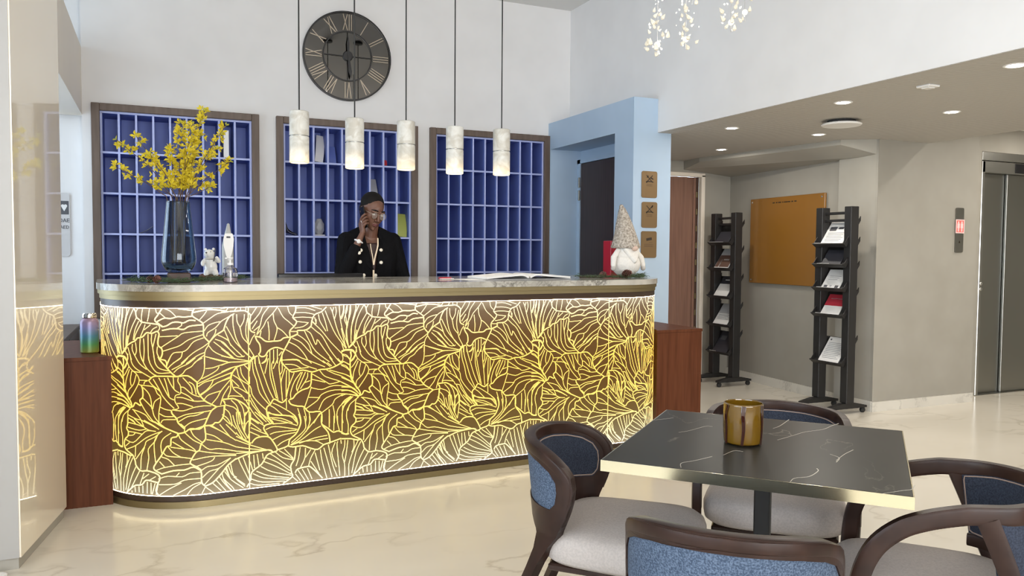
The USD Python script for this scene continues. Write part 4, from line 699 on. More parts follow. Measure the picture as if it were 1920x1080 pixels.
# right hand round the phone: palm outside it, fingers across its back edge
PH = np.array([-.070, -.078, 1.525]); pdir = np.array([.16, -.22, -1.0]); pdir /= np.linalg.norm(pdir)
def ph(a, b, c): # a along the phone (down), b across (towards the front), c away from the head
    f = np.array([.22, -.97, .25]); f -= pdir*np.dot(f, pdir); f /= np.linalg.norm(f); n = np.cross(pdir, f); n *= -1 if n[0] > 0 else 1
    return tuple(PH + pdir*a + f*b + n*c)
hand = [hull(sph(ph(.035, -.030, .020), .012), sph(ph(.040, .012, .022), .012), sph(ph(.100, -.024, .022), .014), sph(ph(.098, .004, .024), .013)), *limb([ph(.098, -.010, .022), WRR], [.018, .021])]
for k, (a0, L) in enumerate([(-.012, .96), (.010, 1.05), (.031, 1.0), (.050, .85)]):
    hand += limb([ph(a0+.030, -.006, .022), ph(a0+.010, .030*L, .022), ph(a0, .047*L, .008), ph(a0, .040*L, -.008)], [.0098, .0090, .0082, .0072])
hand += limb([ph(.085, -.028, .016), ph(.050, -.044, .012), ph(.015, -.043, .006), ph(-.005, -.040, -.002)], [.013, .0110, .0098, .0085])
lhand = [hull(sph((.185, -.165, .915), .014), sph((.20, -.165, .90), .016), sph((.17, -.215, .895), .011), sph((.205, -.215, .895), .011))]
for k in range(4): lhand += limb([(.170+.012*k, -.215, .895), (.168+.012*k, -.245, .885), (.167+.012*k, -.262, .868)], [.009, .008, .007])
lhand += limb([(.180, -.175, .905), (.155, -.205, .89), (.150, -.232, .88)], [.011, .0095, .008])
body = head + limb(neck, [.058, .052, .050]) + limb([SHR, ELR, WRR], [.046, .036, .0235]) + limb([SHL, ELL, WRL], [.046, .036, .0235]) + hand + lhand
body += [hull(sph((-.13, .03, 1.36), .05), sph((.13, .03, 1.36), .05), sph((-.08, .0, 1.22), .085), sph((.08, .0, 1.22), .085)), hull(sph((-.08, 0, 1.22), .085), sph((.08, 0, 1.22), .085), sph((-.06, .01, 1.06), .085), sph((.06, .01, 1.06), .085)), hull(sph((-.06, .01, 1.06), .085), sph((.06, .01, 1.06), .085), sph((-.085, .02, .92), .095), sph((.085, .02, .92), .095))]
for s in (-1, 1): body += limb([(s*.09, .02, .90), (s*.095, .0, .50), (s*.095, .03, .09)], [.085, .055, .036]) + [hull(sph((s*.095, .03, .05), .034), sph((s*.10, -.10, .035), .026))]
bm = union(body).refine_to_length(.012); bt = tm(bm); bt.merge_vertices(); trimesh.smoothing.filter_taubin(bt, iterations=5)
part(pe, 'body', bt, M['skin'], smooth=True)
hair = [sph((0, .026, .052), (.0795, .090, .082), 24), sph((0, .062, -.005), (.062, .052, .060), 20)]
face_cut = union([mman(sph((0, -.088, -.034), (.069, .064, .086), 28)), mman(sph((0, -.105, -.065), (.090, .090, .075), 28))])
hr = union([mman(x) for x in hair]) - face_cut; hr = tm(hr.refine_to_length(.010)); hr.merge_vertices(); trimesh.smoothing.filter_taubin(hr, iterations=5)
hr.vertices += (meshkit.noise(hr.vertices*160)[:, None]-.5)*.002; part(pe, 'hair', hr, M['hair_black'], smooth=True)
# jacket
jk = [hull(sph((-.155, .03, 1.365), .058), sph((.155, .03, 1.365), .058), sph((-.060, .03, 1.430), .04), sph((.060, .03, 1.430), .04), sph((-.085, -.005, 1.23), .102), sph((.085, -.005, 1.23), .102)),
      hull(sph((-.085, -.005, 1.23), .102), sph((.085, -.005, 1.23), .102), sph((-.070, .005, 1.07), .102), sph((.070, .005, 1.07), .102)), hull(sph((-.070, .005, 1.07), .102), sph((.070, .005, 1.07), .102), sph((-.10, .02, .86), .112), sph((.10, .02, .86), .112)),
      *limb([SHR, ELR, (-.135, -.103, 1.305)], [.064, .053, .042]), *limb([SHL, ELL, (.200, -.125, .965)], [.064, .053, .042])]
jku = union(jk); vcut = hull(sph((-.034, -.06, 1.46), .02), sph((.034, -.06, 1.46), .02), sph((-.034, .02, 1.48), .03), sph((.034, .02, 1.48), .03), sph((0, -.14, 1.16), .010), sph((-.034, -.16, 1.46), .02), sph((.034, -.16, 1.46), .02), sph((0, -.10, 1.16), .008))
jku = jku - vcut; jt = tm(jku.refine_to_length(.02)); jt.merge_vertices(); trimesh.smoothing.filter_taubin(jt, iterations=4)
jp = part(pe, 'jacket', jt, M['wool_black'], smooth=40)
def on_front(x, z, out=.0):   # point on the jacket front at (x, z)
    o = np.array([[x, -1.0, z]]); loc, _, _ = jt.ray.intersects_location(o, np.array([[0, 1.0, 0]]), multiple_hits=False)
    return np.array([x, loc[0][1]-out, z]) if len(loc) else np.array([x, -.11-out, z])
for bx_, bz in ((-.098, 1.30), (-.113, 1.282), (-.100, 1.220), (-.074, 1.128), (.052, 1.302), (.046, 1.216), (.008, 1.127)):
    part(jp, 'button', xf(lathe([(0, -.003), (.0115, -.003), (.0125, 0), (.010, .004), (0, .005)], 18), rx=90, t=on_front(bx_, bz, .002)), M['button_pearl'])
for s in (-1, 1):   # lapels
    q = [on_front(s*.055, 1.405, .002), on_front(s*.085, 1.33, .003), on_front(s*.040, 1.20, .003), on_front(s*.006, 1.165, .003)]
    part(jp, 'lapel', sweep(crom(np.array(q), 6), np.array([.02, .02, .024, .028, .03, .034, .036, .036, .034, .03, .028, .024, .022, .02, .018, .014, .012, .01, .008]), .004, up=(0, -1, .15)), M['wool_black'])
bl = hull(sph((-.030, -.056, 1.335), .016), sph((.030, -.056, 1.335), .016), sph((0, -.088, 1.17), .012), sph((-.045, -.03, 1.28), .03), sph((.045, -.03, 1.28), .03))
part(pe, 'blouse', tm(bl.refine_to_length(.03)), M['blouse_dark'], smooth=True)
part(pe, 'lanyard', cat([sweep(crom(np.array([(.034, -.066, 1.385), (.026, -.094, 1.33), (.002, -.112, 1.25), (-.010, -.122, 1.20)]), 5), .010, .002, up=(0, -1, .2)), sweep(crom(np.array([(-.024, -.088, 1.345), (-.022, -.098, 1.31), (-.014, -.113, 1.25), (-.012, -.122, 1.20)]), 5), .006, .002, up=(0, -1, .2)),
                                   rbox(-.011, -.124, 1.135, .012, .002, .06)]), M['lanyard_cream'])
tr = [hull(sph((-.09, .02, .90), .105), sph((.09, .02, .90), .105))]
for s in (-1, 1): tr += limb([(s*.09, .02, .88), (s*.098, .0, .50), (s*.098, .03, .07)], [.100, .075, .062])
part(pe, 'trousers', organic(tr, .03, 5), M['wool_black'], smooth=True)
for s in (-1, 1): part(pe, 'shoe', tm(hull(sph((s*.096, .045, .036), (.036, .036, .036)), sph((s*.10, -.10, .026), (.036, .04, .026)), sph((s*.10, -.14, .02), (.026, .03, .02)))), M['rubber'], smooth=True)
gl = []
for s in (-1, 1):
    gl.append(xf(trimesh.creation.torus(.0235, .0016, major_sections=28, minor_sections=8), rx=90, rz=-s*12, t=(s*.033, -.096, .004))); gl.append(tube(crom(np.array([(s*.056, -.088, .012), (s*.076, -.045, .012), (s*.080, .005, .010)]), 4), .0015, 6))
gl.append(tube(crom(np.array([(-.010, -.100, .010), (0, -.104, .013), (.010, -.100, .010)]), 4), .0015, 6))
gp = part(pe, 'eyeglasses', hm(cat(gl)), M['numeral_gold'])
for s in (-1, 1): part(gp, 'lens', hm(xf(cyl(.0225, -.0008, .0008, 24), rx=90, rz=-s*12, t=(s*.033, -.096, .004))), M['lens'])
for s in (-1, 1):
    part(pe, 'eye', hm(sph((s*.032, -.0785, .006), (.014, .009, .006))), M['eye_white'], smooth=True); part(pe, 'eyebrow', hm(hull(sph((s*.016, -.090, .036), .004), sph((s*.036, -.086, .040), .004), sph((s*.054, -.070, .033), .003))), M['hair_black'])
part(pe, 'lips', hm(union([hull(sph((-.020, -.086, -.060), .0045), sph((.020, -.086, -.060), .0045), sph((0, -.099, -.058), .006)), hull(sph((-.016, -.085, -.067), .0045), sph((.016, -.085, -.067), .0045), sph((0, -.097, -.069), .006))])), M['lip'], smooth=True)
wdir = np.array(WRR)-np.array(ELR); wdir /= np.linalg.norm(wdir); wc = np.array(WRR)-wdir*.012
wt = trimesh.creation.torus(.027, .006, major_sections=32, minor_sections=8); wt.apply_transform(trimesh.geometry.align_vectors((0, 0, 1), wdir)); wt.apply_translation(wc)
part(pe, 'wristwatch', cat([wt, tm(sph(wc+np.array([-.006, -.028, 0]), (.015, .007, .015)))]), M['watch_white'])
rgq = trimesh.creation.torus(.0095, .0022, major_sections=20, minor_sections=6); a_, b_ = np.array(ph(.040, -.006, .022)), np.array(ph(.020, .030, .022)); rgq.apply_transform(trimesh.geometry.align_vectors((0, 0, 1), b_-a_)); rgq.apply_translation(a_*.45+b_*.55)
part(pe, 'ring', rgq, M['watch_white'])
# the phone in the hand
fq = np.array(ph(0, 1, 0))-np.array(ph(0, 0, 0)); nq = np.array(ph(0, 0, 1))-np.array(ph(0, 0, 0))
phm = rbox(0, 0, 0, .070, .009, .150, .003); T = np.eye(4); T[:3, 0] = fq; T[:3, 1] = nq; T[:3, 2] = -pdir; T[:3, 3] = PH+np.array([px, py, 0]); phm.apply_transform(T)
if np.linalg.det(T[:3, :3]) < 0: phm.invert()
solo('mobile_phone', phm, M['screen_black'], 'black mobile phone held to the ear of the receptionist', 'phone')

# ================================================================== table and chairs
tx, ty = 1.592, 1.765
tb = thing('cafe_table', 'square dark marble cafe table with a brass edge', 'table', (tx, ty, 0), 41.5)
hw = .3720
part(tb, 'table_top', rbox(0, 0, .7365, hw*2-.006, hw*2-.006, .027, .001), M['table_marble'], label='dark grey marble slab with white veins')
for q in [[(-0.356, 0.162), (-0.312, 0.17), (-0.27, 0.143), (-0.209, 0.11)], [(0.038, 0.255), (0.077, 0.23), (0.16, 0.197), (0.165, 0.176)], [(0.068, -0.03), (0.148, -0.066), (0.216, -0.096), (0.28, -0.144), (0.348, -0.167), (0.395, -0.186)], [(-0.366, -0.104), (-0.33, -0.111), (-0.298, -0.142), (-0.237, -0.159), (-0.211, -0.155)], [(-0.105, -0.197), (-0.024, -0.215), (0.04, -0.236)], [(0.163, 0.388), (0.195, 0.354), (0.244, 0.318)], [(-0.041, -0.179), (-0.072, -0.203), (-0.124, -0.198)], [(-0.18, 0.085), (-0.118, 0.066), (-0.117, 0.042)], [(0.224, -0.001), (0.274, -0.017), (0.387, -0.034)], [(-0.376, -0.303), (-0.328, -0.347), (-0.307, -0.368), (-0.265, -0.377)]]:
    P = crom(np.array([(x, y, .7501) for x, y in q]), 6); part(tb, 'marble_vein', sweep(P, np.linspace(.0016, .0026, len(P)), .0004, up=(0, 0, 1), rounded=False), M['vein_white'])
edge = prism(sbox(-hw, -hw, hw, hw).difference(sbox(-hw+.003, -hw+.003, hw-.003, hw-.003)), .720, .7496)
part(tb, 'brass_edge', edge, M['brass_edge'], smooth=False, label='bright brass edge band')
part(tb, 'under_plate', rbox(0, 0, .712, .36, .36, .014, .002), M['black_metal']); part(tb, 'column', rbox(0, 0, .37, .045, .045, .68, .004), M['black_metal']); part(tb, 'column_sleeve', rbox(0, 0, .20, .06, .06, .36, .006), M['black_metal'])
part(tb, 'foot', xf(rbox(0, 0, .022, .54, .075, .030, .006), rz=45), M['black_metal']); part(tb, 'foot', xf(rbox(0, 0, .022, .54, .075, .030, .006), rz=-45), M['black_metal'])
ch = thing('candle_holder', 'amber striped glass candle holder on the dark marble table', 'candle holder', (1.542, 1.797, .7505), 20)
P1 = crom(np.array([(.050, 0, .004), (.054, 0, .012), (.0565, 0, .06), (.0555, 0, .110), (.0545, 0, .116), (.0515, 0, .114), (.0520, 0, .06), (.049, 0, .014)]), 5)
part(ch, 'glass_body', lathe([(0, .0), (.044, 0)] + [(p[0], p[2]) for p in P1] + [(0, .012)], 56), M['amber_glass'], smooth=True)
for i, a in enumerate((-40, 22, 78, 140, 205, 265)):
    q = crom(np.array([(.0555, -.003+.002*(i % 2), .004), (.0575, .001, .05), (.0580, -.001, .09), (.0560, .001+.002*(i % 3), .116)]), 6)
    part(ch, 'glass_stripe', xf(sweep(q, np.linspace(.007, .013, len(q)), .002, up=(1, 0, 0)), rz=a-110), M['amber_dark'])

def bend(poly, d0, d1, fmap, edge=.022):
    m = prism(poly, d0, d1); m.merge_vertices(); v, f = trimesh.remesh.subdivide_to_size(m.vertices, m.faces, edge); m = trimesh.Trimesh(v, f, process=True)
    m.vertices = fmap(m.vertices[:, 0], m.vertices[:, 1], m.vertices[:, 2]); m.fix_normals(); return m
def ell(a, b):
    ph = np.linspace(-2.2, 2.2, 600); X = np.stack([a*np.sin(ph), -b*np.cos(ph)], 1); L = np.r_[0, np.cumsum(np.linalg.norm(np.diff(X, axis=0), axis=1))]; L -= np.interp(0, ph, L)
    def f(u):
        p = np.interp(u, L, ph); x, y = a*np.sin(p), -b*np.cos(p); nx, ny = b*np.sin(p), -a*np.cos(p); k = np.hypot(nx, ny); return x, y, nx/k, ny/k
    return f
def cushion(w, d, z0, z1, cy, taper=.06):
    rows = []; n = 64
    for ins, z in ((.10, z0), (.02, z0+.004), (.004, z0+.018), (0, z0+.04), (.0, z1-.040), (.006, z1-.022), (.022, z1-.008), (.06, z1-.001), (.14, z1+.003)):
        p = []
        for i in range(n):
            t = 2*PI*i/n; c, s = math.cos(t), math.sin(t); e = 2/4.2
            X = (w/2-ins)*math.copysign(abs(c)**e, c); Y = (d/2-ins)*math.copysign(abs(s)**e, s); X *= 1+taper*(Y/(d/2)); p.append((X, cy+Y, z))
        rows.append(p)
    V = [q for r_ in rows for q in r_] + [(0, cy, z0), (0, cy, z1+.004)]; F = []
    for k in range(len(rows)-1):
        for i in range(n):
            a, b = k*n+i, k*n+(i+1) % n; F += [(a, b, b+n), (a, b+n, a+n)]
    o = len(rows)*n
    for i in range(n): F += [(o, (i+1) % n, i), (o+1, o-n+i, o-n+(i+1) % n)]
    return trimesh.Trimesh(np.array(V), np.array(F), process=False)
def sym(pts): return Polygon(pts + [(-u, z) for u, z in pts[::-1]])
def face_dir(fx, fy): return math.degrees(math.atan2(-fx, fy))

def tub_chair(label, loc, f):
    t = thing('tub_chair', label, 'chair', (loc[0], loc[1], 0), face_dir(*f)); E = ell(.218, .175)
    def fm(d):
        def g(u, z, w):
            x, y, nx, ny = E(u); dd = w; lean = np.clip(.47-z, 0, 1)*.42; back = np.clip(z-.5, 0, 1)*.12
            return np.stack([x+nx*dd + np.sign(x)*np.clip(.45-z, 0, 1)*.05, y+ny*dd-lean-back*np.clip(-y/.165, 0, 1), z], 1)
        return g
    G = fm(0)
    outer = sym([(0, .735), (.08, .733), (.15, .727), (.21, .716), (.255, .698), (.285, .675), (.303, .650), (.309, .615), (.303, .575), (.288, .530), (.266, .485), (.248, .435), (.238, .38), (.225, .0), (.198, .0), (.200, .36), (.196, .42), (.178, .462), (.13, .492), (.06, .507), (0, .51)]).buffer(-.006).buffer(.006)
    hole_ = sym([(0, .700), (.08, .698), (.15, .691), (.205, .678), (.243, .658), (.262, .630), (.264, .600), (.258, .568), (.240, .548), (.20, .548), (.08, .555), (0, .556)]).buffer(.005).buffer(-.005)
    legs = [sbox(.15, -.1, .30, .44), sbox(-.30, -.1, -.15, .44)]
    fr = outer.difference(hole_)
    part(t, 'back_frame', bend(fr.difference(shapely.union_all(legs)), -.017, .017, G), M['chair_wood'], smooth=50)
    for lg in legs: part(t, 'leg', bend(fr.intersection(lg), -.017, .017, G), M['chair_wood'], smooth=50)
    hb = crom(np.array([(0, .722), (.08, .720), (.15, .714), (.21, .702), (.252, .682), (.279, .656), (.291, .627), (.290, .590), (.279, .550), (.262, .510)]), 5); rl = np.vstack([hb[::-1]*(-1, 1), hb[1:]]); wv = np.interp(np.abs(np.linspace(-1, 1, len(rl))), [0, .6, .8, 1], [.037, .037, .036, .030])
    Pr = G(rl[:, 0], rl[:, 1], np.zeros(len(rl))); Cn = np.stack([Pr[:, 0]*.0, Pr[:, 1]*0, np.ones(len(rl))], 1); Tn = np.gradient(Pr, axis=0); Nn_ = np.stack([Pr[:, 0]/.215**2, Pr[:, 1]/.165**2, np.zeros(len(rl))], 1); Nn_ /= np.linalg.norm(Nn_, axis=1)[:, None]; up_ = np.cross(Nn_, Tn); up_ *= np.where(up_[:, 2:3] < 0, -1, 1)*np.where((np.abs(Tn[:, 2:3]) > 0) & False, -1, 1)
    k = len(rl)//2
    for i in range(k+1, len(rl)): up_[i] *= np.sign(np.dot(up_[i], up_[i-1])) or 1
    for i in range(k-1, -1, -1): up_[i] *= np.sign(np.dot(up_[i], up_[i+1])) or 1
    part(t, 'top_rail', sweep(Pr, wv, .034, up=up_), M['chair_wood'], smooth=60)
    ip = hole_.buffer(.003)
    part(t, 'inner_upholstery', bend(ip, -.020, -.002, G), M['fabric_blue_shaded'], smooth=50, label='blue inner back pad with shade put into its colour'); part(t, 'outer_upholstery', bend(ip, -.0015, .013, G), M['fabric_blue'], smooth=50, label='denim blue outer back cover')
    bc = np.array(hole_.buffer(-.002).exterior.coords); ls = LineString(bc); q = np.array([ls.interpolate(s).coords[0] for s in np.linspace(0, ls.length, 120)])
    part(t, 'piping', tube(G(q[:, 0], q[:, 1], np.full(len(q), -.021)), .0022, 6), M['piping'])
    part(t, 'seat', cushion(.46, .46, .378, .482, .10), M['fabric_taupe'], smooth=60, label='taupe upholstered seat'); part(t, 'seat_rail', rbox(0, .10, .368, .38, .38, .022, .005), M['chair_wood'])
    for s in (-1, 1): part(t, 'front_leg', sweep(np.array([(s*.165, .245, .375), (s*.168, .25, .2), (s*.172, .255, 0)]), np.array([.040, .034, .026]), np.array([.040, .034, .026]), up=(0, 1, .01)), M['chair_wood'])
    return t
def arm_chair(label, loc, f):
    t = thing('arm_chair', label, 'chair', (loc[0], loc[1], 0), face_dir(*f)); E = ell(.225, .165); us = np.linspace(-.315, .315, 41)
    x, y, nx, ny = E(us); zz = .716-.012*(np.abs(us)/.315)**1.6; back = np.stack([x, y-.02*np.cos(us/.315*PI/2), zz], 1)
    armR = np.array([(.229, .04, .700), (.236, .11, .682), (.242, .17, .655), (.247, .222, .605), (.250, .252, .53), (.250, .262, .43), (.247, .262, .30), (.242, .262, .0)])
    armL = armR[::-1]*np.array([-1, 1, 1]); path = crom(np.vstack([armL, back[::4], armR]), 5)
    cut = [i for i, p in enumerate(path) if p[2] > .42]; i0, i1 = cut[0], cut[-1]
    upv = np.array([(0, 1, .25) if p[2] < .60 else (0, .4, 1) if (p[2] < .67 and p[1] > 0) else (0, 0, 1) for p in path], float)
    for _ in range(6): upv = (np.roll(upv, 1, 0)+upv*2+np.roll(upv, -1, 0))/4
    part(t, 'arm_rail', sweep(path[i0:i1+1], .032, .042, up=upv[i0:i1+1]), M['chair_wood'], smooth=60)
    for a, b in ((0, i0+1), (i1, len(path))): part(t, 'front_leg', sweep(path[a:b], .030, .040, up=upv[a:b]), M['chair_wood'], smooth=60)
    def G(u, z, w):
        x, y, nx, ny = E(u); return np.stack([x+nx*w, y+ny*w-.02*np.cos(np.clip(u/.315, -1, 1)*PI/2)-(.70-z)*-.10*np.clip(-y/.165, 0, 1), z], 1)
    pan = sym([(0, .706), (.10, .705), (.20, .700), (.285, .688), (.272, .60), (.258, .53), (.20, .522), (0, .525)])
    part(t, 'inner_upholstery', bend(pan, -.018, -.001, G), M['fabric_blue_shaded'], smooth=50, label='blue inner back pad with shade put into its colour'); part(t, 'outer_upholstery', bend(pan, -.0005, .012, G), M['fabric_blue_shaded'], smooth=50, label='outer back cover with shadow put into its colour')  # outer cover takes the dark fabric too, for the shadow on it
    ls = LineString(pan.buffer(-.004).exterior.coords); q = np.array([ls.interpolate(s).coords[0] for s in np.linspace(0, ls.length, 110)]); part(t, 'piping', tube(G(q[:, 0], q[:, 1], np.full(len(q), -.019)), .0020, 6), M['piping'])
    low = np.linspace(-.262, .262, 30); part(t, 'lower_rail', sweep(G(low, np.full(30, .508), np.zeros(30)), .03, .034), M['chair_wood'])
    for s in (-1, 1):
        up_ = np.array([(s*.224, -.012, .695), (s*.218, -.05, .60), (s*.212, -.085, .50), (s*.208, -.11, .42), (s*.212, -.15, .20), (s*.218, -.19, .0)]); part(t, 'back_leg', sweep(crom(up_, 5), .030, np.linspace(.046, .034, 26), up=(0, 1, .1)), M['chair_wood'], smooth=60)
    part(t, 'seat', cushion(.46, .46, .378, .482, .085), M['fabric_taupe'], smooth=60, label='taupe upholstered seat'); part(t, 'seat_rail', rbox(0, .085, .368, .40, .38, .022, .005), M['chair_wood'])
    return t
A_ = tub_chair('round-backed wooden chair left of the table, its shaded blue inside and grey seat in view', (1.244, 2.125), (.695, -.718))
tubB = tub_chair('round-backed wooden chair in the foreground, only the top of its blue back in view', (1.170, 1.395), (.707, .707))
C_ = arm_chair('wooden armchair with open arms right of the table, cut by the picture edge', (1.875, 1.346), (-.70, .714))
E_ = arm_chair('wooden armchair behind the table, its curved top rail showing past the amber candle holder', (2.035, 2.194), (-.687, -.726))

# ================================================================== brochure racks
def rack(cx0, cy0, zs, label, h=1.69):
    t = thing('brochure_rack', label, 'brochure rack', (cx0, cy0, 0))
    for s in (-1, 1):
        part(t, 'post', rbox(0, s*.15, h/2+.045, .085, .072, h-.09, .004), M['rack_black'])
        ft = Polygon([(-.20, .045), (-.20, .062), (-.07, .088), (.07, .088), (.20, .062), (.20, .045)]); m = prism(ft, -.024, .024); part(t, 'foot', xf(m, rx=90, t=(0, s*.15, 0)), M['rack_black'])
        for sx in (-1, 1): part(t, 'caster', [xf(cyl(.022, -.014, .014, 20, .004), rx=90, t=(sx*.175, s*.15, .0225)), rbox(sx*.175, s*.15, .038, .02, .034, .018, .003)], M['rubber'])
    for z in (h-.05, h-.11): part(t, 'crossbar', rbox(0, 0, z, .022, .26, .022, .003), M['rack_black'])
    for z in zs:
        pl = [sweep(np.array([(.085, 0, z+.215), (-.065, 0, z)]), .325, .006, up=(0, 0, 1), rounded=False), sweep(np.array([(-.065, 0, z+.002), (-.102, 0, z+.028)]), .325, .006, up=(0, 0, 1), rounded=False)]
        for s in (-1, 1): pl.append(prism(Polygon([(-.065, z), (-.102, z+.028), (-.080, z+.035), (.085, z+.250), (.085, z+.215)]), -.003, .003).apply_transform(trimesh.transformations.rotation_matrix(PI/2, (1, 0, 0))).apply_translation((0, s*.1625, 0)))
        part(t, 'tray', pl, M['rack_black'], smooth=False)
    return t
Z2 = [1.354, 1.188, .993, .778, .388]; Z1 = [1.375, 1.125, .850, .574, .30]
r2 = rack(5.10, 4.86, Z2, 'black wheeled brochure rack nearer the lift, in front of the orange board', 1.68); r1 = rack(5.13, 6.28, Z1, 'black wheeled brochure rack beside the brown wooden door', 1.69)
def on_tray(cx0, cy0, z, w, L, mats, label, name='brochure', catg='brochure', off=0.0, lift=0.0, marks=()):
    """a booklet lying on a sloped tray; local x across (towards -y), local y up the slope"""
    d = np.array([.15, 0, .215]); d /= np.linalg.norm(d); ax = np.array([0, -1.0, 0]); n = np.cross(ax, d)
    o = np.array([cx0-.062, cy0, z+.003])+n*(.006+lift)+np.array([0, off, 0])
    T = np.eye(4); T[:3, 0] = ax; T[:3, 1] = d; T[:3, 2] = n; T[:3, 3] = o
    def put(m): m = m.copy(); m.apply_transform(T); return m
    t = thing(name, label, catg); part(t, 'booklet', put(box(-w/2, w/2, .002, L, 0, .008, .001)), M[mats])
    for k, (x0, x1, y0, y1, mm) in enumerate(marks): part(t, 'print_block', put(box(x0, x1, y0, y1, .0081, .0090)), M[mm])
    return t
def tray_card(cx0, cy0, z, w, label, off=0):
    m = rbox(0, 0, 0, .0015, w, .020); m = xf(m, ry=-45, t=(cx0-.096, cy0+off, z+.026)); solo('shelf_card', m, M['paper_white'], label, 'label card')
tl = lambda n, y0, w: [(-w+.006*(i % 2), w-.012*((i*7) % 3), y0-.016*i, y0-.016*i+.006, 'ink_faint') for i in range(n)]
X, Y = 5.10, 4.86
on_tray(X, Y, Z2[0], .23, .245, 'paper_white', 'white newspaper-like brochure with dark headings on the top tray of the lift-side rack', marks=[(-.09, -.02, .15, .19, 'ink'), (.0, .05, .165, .185, 'ink'), (.07, .105, .15, .19, 'ink')]+tl(6, .125, .09))
tray_card(X, Y, Z2[0], .20, 'white label card on the lip of the top tray of the lift-side rack', .04)
on_tray(X, Y, Z2[1], .20, .16, 'paper_dark', 'black leaflet on the second tray of the lift-side rack'); tray_card(X, Y, Z2[1], .13, 'white label card on the lip of the second tray of the lift-side rack', .04)
on_tray(X, Y, Z2[2], .19, .20, 'paper_white', 'white leaflet with dark emblems at its foot on the middle tray of the lift-side rack', marks=[(-.07, -.035, .02, .045, 'ink'), (-.01, .01, .03, .045, 'ink_faint'), (.045, .08, .02, .045, 'ink')]+tl(3, .13, .06)); tray_card(X, Y, Z2[2], .11, 'white label card on the lip of the middle tray of the lift-side rack', .05)
on_tray(X, Y, Z2[3], .19, .21, 'paper_white', 'red and white leaflet on the fourth tray of the lift-side rack', marks=[(-.095, .095, .10, .21, 'paper_red'), (-.06, .09, .165, .172, 'paper_white')]); tray_card(X, Y, Z2[3], .12, 'white label card on the lip of the fourth tray of the lift-side rack', .05)
on_tray(X, Y, Z2[4], .21, .25, 'paper_white', 'white printed sheet on the lowest tray of the lift-side rack', marks=[(-.085, -.07, .215, .23, 'ink')]+tl(10, .19, .085))
X, Y = 5.13, 6.28
on_tray(X, Y, Z1[0], .20, .15, 'paper_dark', 'black leaflet on the top tray of the door-side rack'); tray_card(X, Y, Z1[0], .22, 'white label card on the lip of the top tray of the door-side rack', .03)
on_tray(X, Y, Z1[1], .21, .25, 'paper_grey', 'magazine with a brown and white picture on the second tray of the door-side rack', marks=[(-.10, .10, .03, .17, 'paper_photo'), (-.05, -.035, .03, .12, 'paper_white'), (-.02, .06, .11, .125, 'paper_white'), (-.10, .10, .004, .03, 'paper_white')])
on_tray(X, Y, Z1[2], .21, .25, 'paper_dark', 'dark and white brochure on the middle tray of the door-side rack', marks=[(-.10, .10, .004, .16, 'paper_white'), (-.05, .09, .20, .212, 'paper_white')])
on_tray(X, Y, Z1[3], .21, .25, 'paper_white', 'white brochure with a grey band on the fourth tray of the door-side rack', marks=[(-.10, .10, .14, .25, 'paper_grey')]+tl(4, .12, .08))
on_tray(X, Y, Z1[4], .21, .25, 'paper_dark', 'dark brochure on the lowest tray of the door-side rack', marks=[(-.08, .0, .15, .2, 'ink')]); tray_card(X, Y, Z1[4], .10, 'white label card on the lip of the lowest tray of the door-side rack', .05)

# ================================================================== boards and signs
wdir2 = (R1-R0)/np.linalg.norm(R1-R0); ang = math.degrees(math.atan2(wdir2[1], wdir2[0]))
def wall_pt(y): return R0+(R1-R0)*((y-R0[1])/(R1[1]-R0[1]))
pa, pb_ = wall_pt(6.33), wall_pt(5.27); mid = (pa+pb_)/2; bw_ = np.linalg.norm(pb_-pa)
ob = thing('orange_board', 'large amber-orange notice board on the grey wall between the two brochure racks', 'notice board', (mid[0]-.016, mid[1]+.001, 1.42), ang)
part(ob, 'board', rbox(0, 0, 0, bw_, .022, .835, .004), M['orange_board'])
for k, w_ in enumerate((.03, .018, .04, .012, .05, .03, .022, .028)): part(ob, 'letter_mark', rbox(-.17+.045*k, -.0115, .365, w_, .0016, .010), M['sign_ink'])
for sx in (-1, 1):
    for sz_ in (-1, 1): part(ob, 'fixing_screw', xf(cyl(.010, 0, .005, 14, .001), rx=90, t=(sx*(bw_/2-.035), -.011, sz_*.385)), M['chrome'])
def pillar_sign(z0, z1, x, label, icon):
    t = thing('pillar_sign', label, 'sign', (x, 5.1995, (z0+z1)/2)); h = z1-z0
    part(t, 'plate', to_wall(prism(rrect(.142, h, .016), 0, .006)), M['sign_bronze'])
    def add(g, mat='sign_ink', nm='pictogram'): part(t, nm, to_wall(prism(g, .0061, .0072)), M[mat], smooth=False)
    L = lambda *p, w=.005: LineString(p).buffer(w/2)
    if icon < 2:
        y0 = .045
        add(shapely.union_all([L((-.026, y0+.024), (.022, y0-.022), w=.006), L((.026, y0+.024), (-.022, y0-.022), w=.006)]))
        add(shapely.union_all([L((-.030, y0-.026), (-.016, y0-.022), (.016, y0-.022), (.032, y0-.026), w=.008), L((-.026, y0-.030), (-.026, y0-.022), w=.008)] + ([L((.014, y0+.006), (.030, y0-.002), w=.010), L((-.012, y0+.02), (-.022, y0+.010), w=.007)] if icon == 0 else [L((.020, y0+.014), (.027, y0+.026), w=.009)])))
        for k in range(2): add(shapely.union_all([sbox(-.026+.009*j, y0-.046-.012*k, -.020+.009*j, y0-.040-.012*k) for j in range(6)]), 'sign_ink_faint', 'text_line')
    else:
        add(affinity.rotate(sbox(-.025, .032, .025, .052), 10)); add(sbox(.0, .014, .03, .018), 'sign_ink_faint', 'text_line')
        for k in range(2): add(shapely.union_all([sbox(-.040+.010*j, -.004-.014*k, -.033+.010*j, .004-.014*k) for j in range(8)]), 'sign_ink_faint', 'text_line')
pillar_sign(1.722, 1.927, 3.491, 'topmost of the three bronze signs on the pale blue pillar', 0)
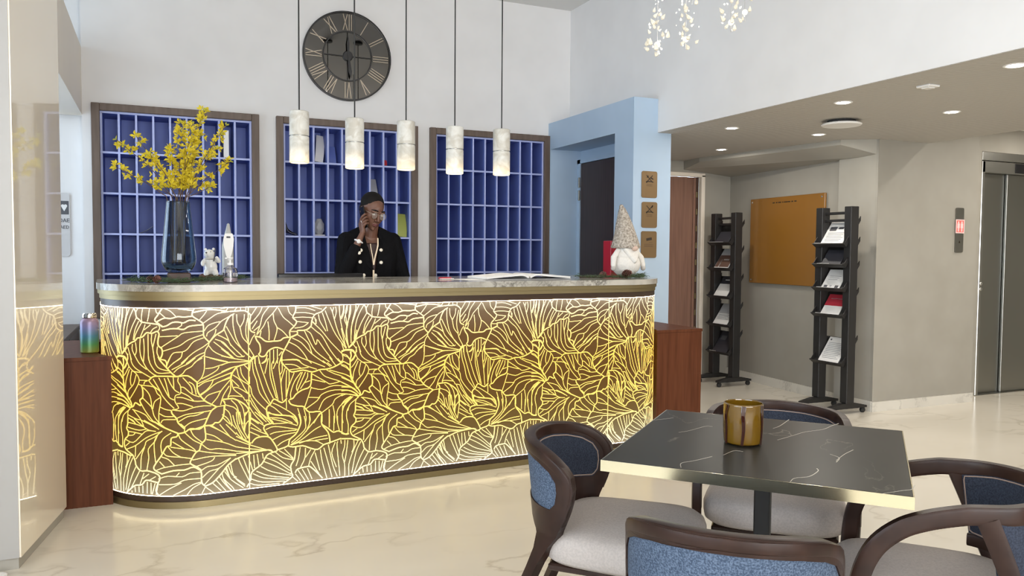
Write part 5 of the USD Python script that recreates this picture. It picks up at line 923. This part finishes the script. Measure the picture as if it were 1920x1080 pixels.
pillar_sign(1.490, 1.690, 3.495, 'middle of the three bronze signs on the pale blue pillar', 1)
pillar_sign(1.257, 1.464, 3.494, 'lowest of the three bronze signs on the pale blue pillar, behind the gnome hat', 2)
ls_ = thing('lift_sign', 'tall grey steel plate with a red lit pictogram on the wall left of the lift', 'sign', (6.340, 4.6915, 1.51))
part(ls_, 'plate', to_wall(prism(rrect(.098, .385, .014), 0, .010)), M['steel_dark']); part(ls_, 'lit_frame', to_wall(prism(sbox(-.054, -.026, .054, .092).difference(sbox(-.046, -.018, .046, .084)), .0101, .0135)), M['lit_pink']); part(ls_, 'lit_field', to_wall(prism(sbox(-.046, -.018, .046, .084), .0101, .0120)), M['lit_red'])
for sx in (-.021, .021): part(ls_, 'figure', to_wall(prism(shapely.union_all([Point(sx, .068).buffer(.009), sbox(sx-.012, .020, sx+.012, .056).buffer(.003), sbox(sx-.008, -.012, sx-.001, .03), sbox(sx+.001, -.012, sx+.008, .03)]), .0121, .0135)), M['lit_pink'])
part(ls_, 'call_arrow', to_wall(prism(Polygon([(-.010, -.110), (.010, -.110), (0, -.088)]), .0101, .0115)), M['sign_ink'])
ae = thing('defibrillator_sign', 'grey DAE AED sign with a white heart on the white wall behind the column', 'sign', (-.644, YB+.099, 1.475))
part(ae, 'plate', to_wall(prism(rrect(.115, .47, .02), 0, .012)), M['sign_grey']); part(ae, 'icon_field', to_wall(prism(sbox(-.010, .075, .052, .175), .0121, .0130)), M['ink'])
heart = shapely.union_all([Point(.013, .138).buffer(.011), Point(.031, .138).buffer(.011), Polygon([(.0025, .134), (.0415, .134), (.022, .098)])]); part(ae, 'heart', to_wall(prism(heart, .0131, .0138)), M['paper_white'])
for txt, z, hh in (('DAE', .030, .026), ('AED', -.020, .022)):
    m = meshkit.text_mesh(txt, hh, .001, bold=True); m.apply_translation((-m.bounds[:, 0].mean()+.022, z-m.bounds[0, 1]-hh/2, .0121)); part(ae, 'lettering', to_wall(m), M['ink'], smooth=False)
# pale pebbles in the strip before the column
for i in range(7):
    s_ = trimesh.creation.icosphere(3); v = s_.vertices; k = rng.uniform(.018, .032); s_.vertices = v*np.array([k, k*.8, k*.55])*(1+.35*(meshkit.noise(v*1.7+i*9)[:, None]-.5)); x_ = -.56-.055*(i % 5)-rng.uniform(0, .02); y_ = 3.60-.05*(i//5)
    s_.apply_translation((x_, y_, -s_.bounds[0, 2]+.0005)); solo('pebble', s_, M['stone_pale'], 'pale pebble lying at the foot of the white column front', 'pebble', 'pebbles at the foot of the column')
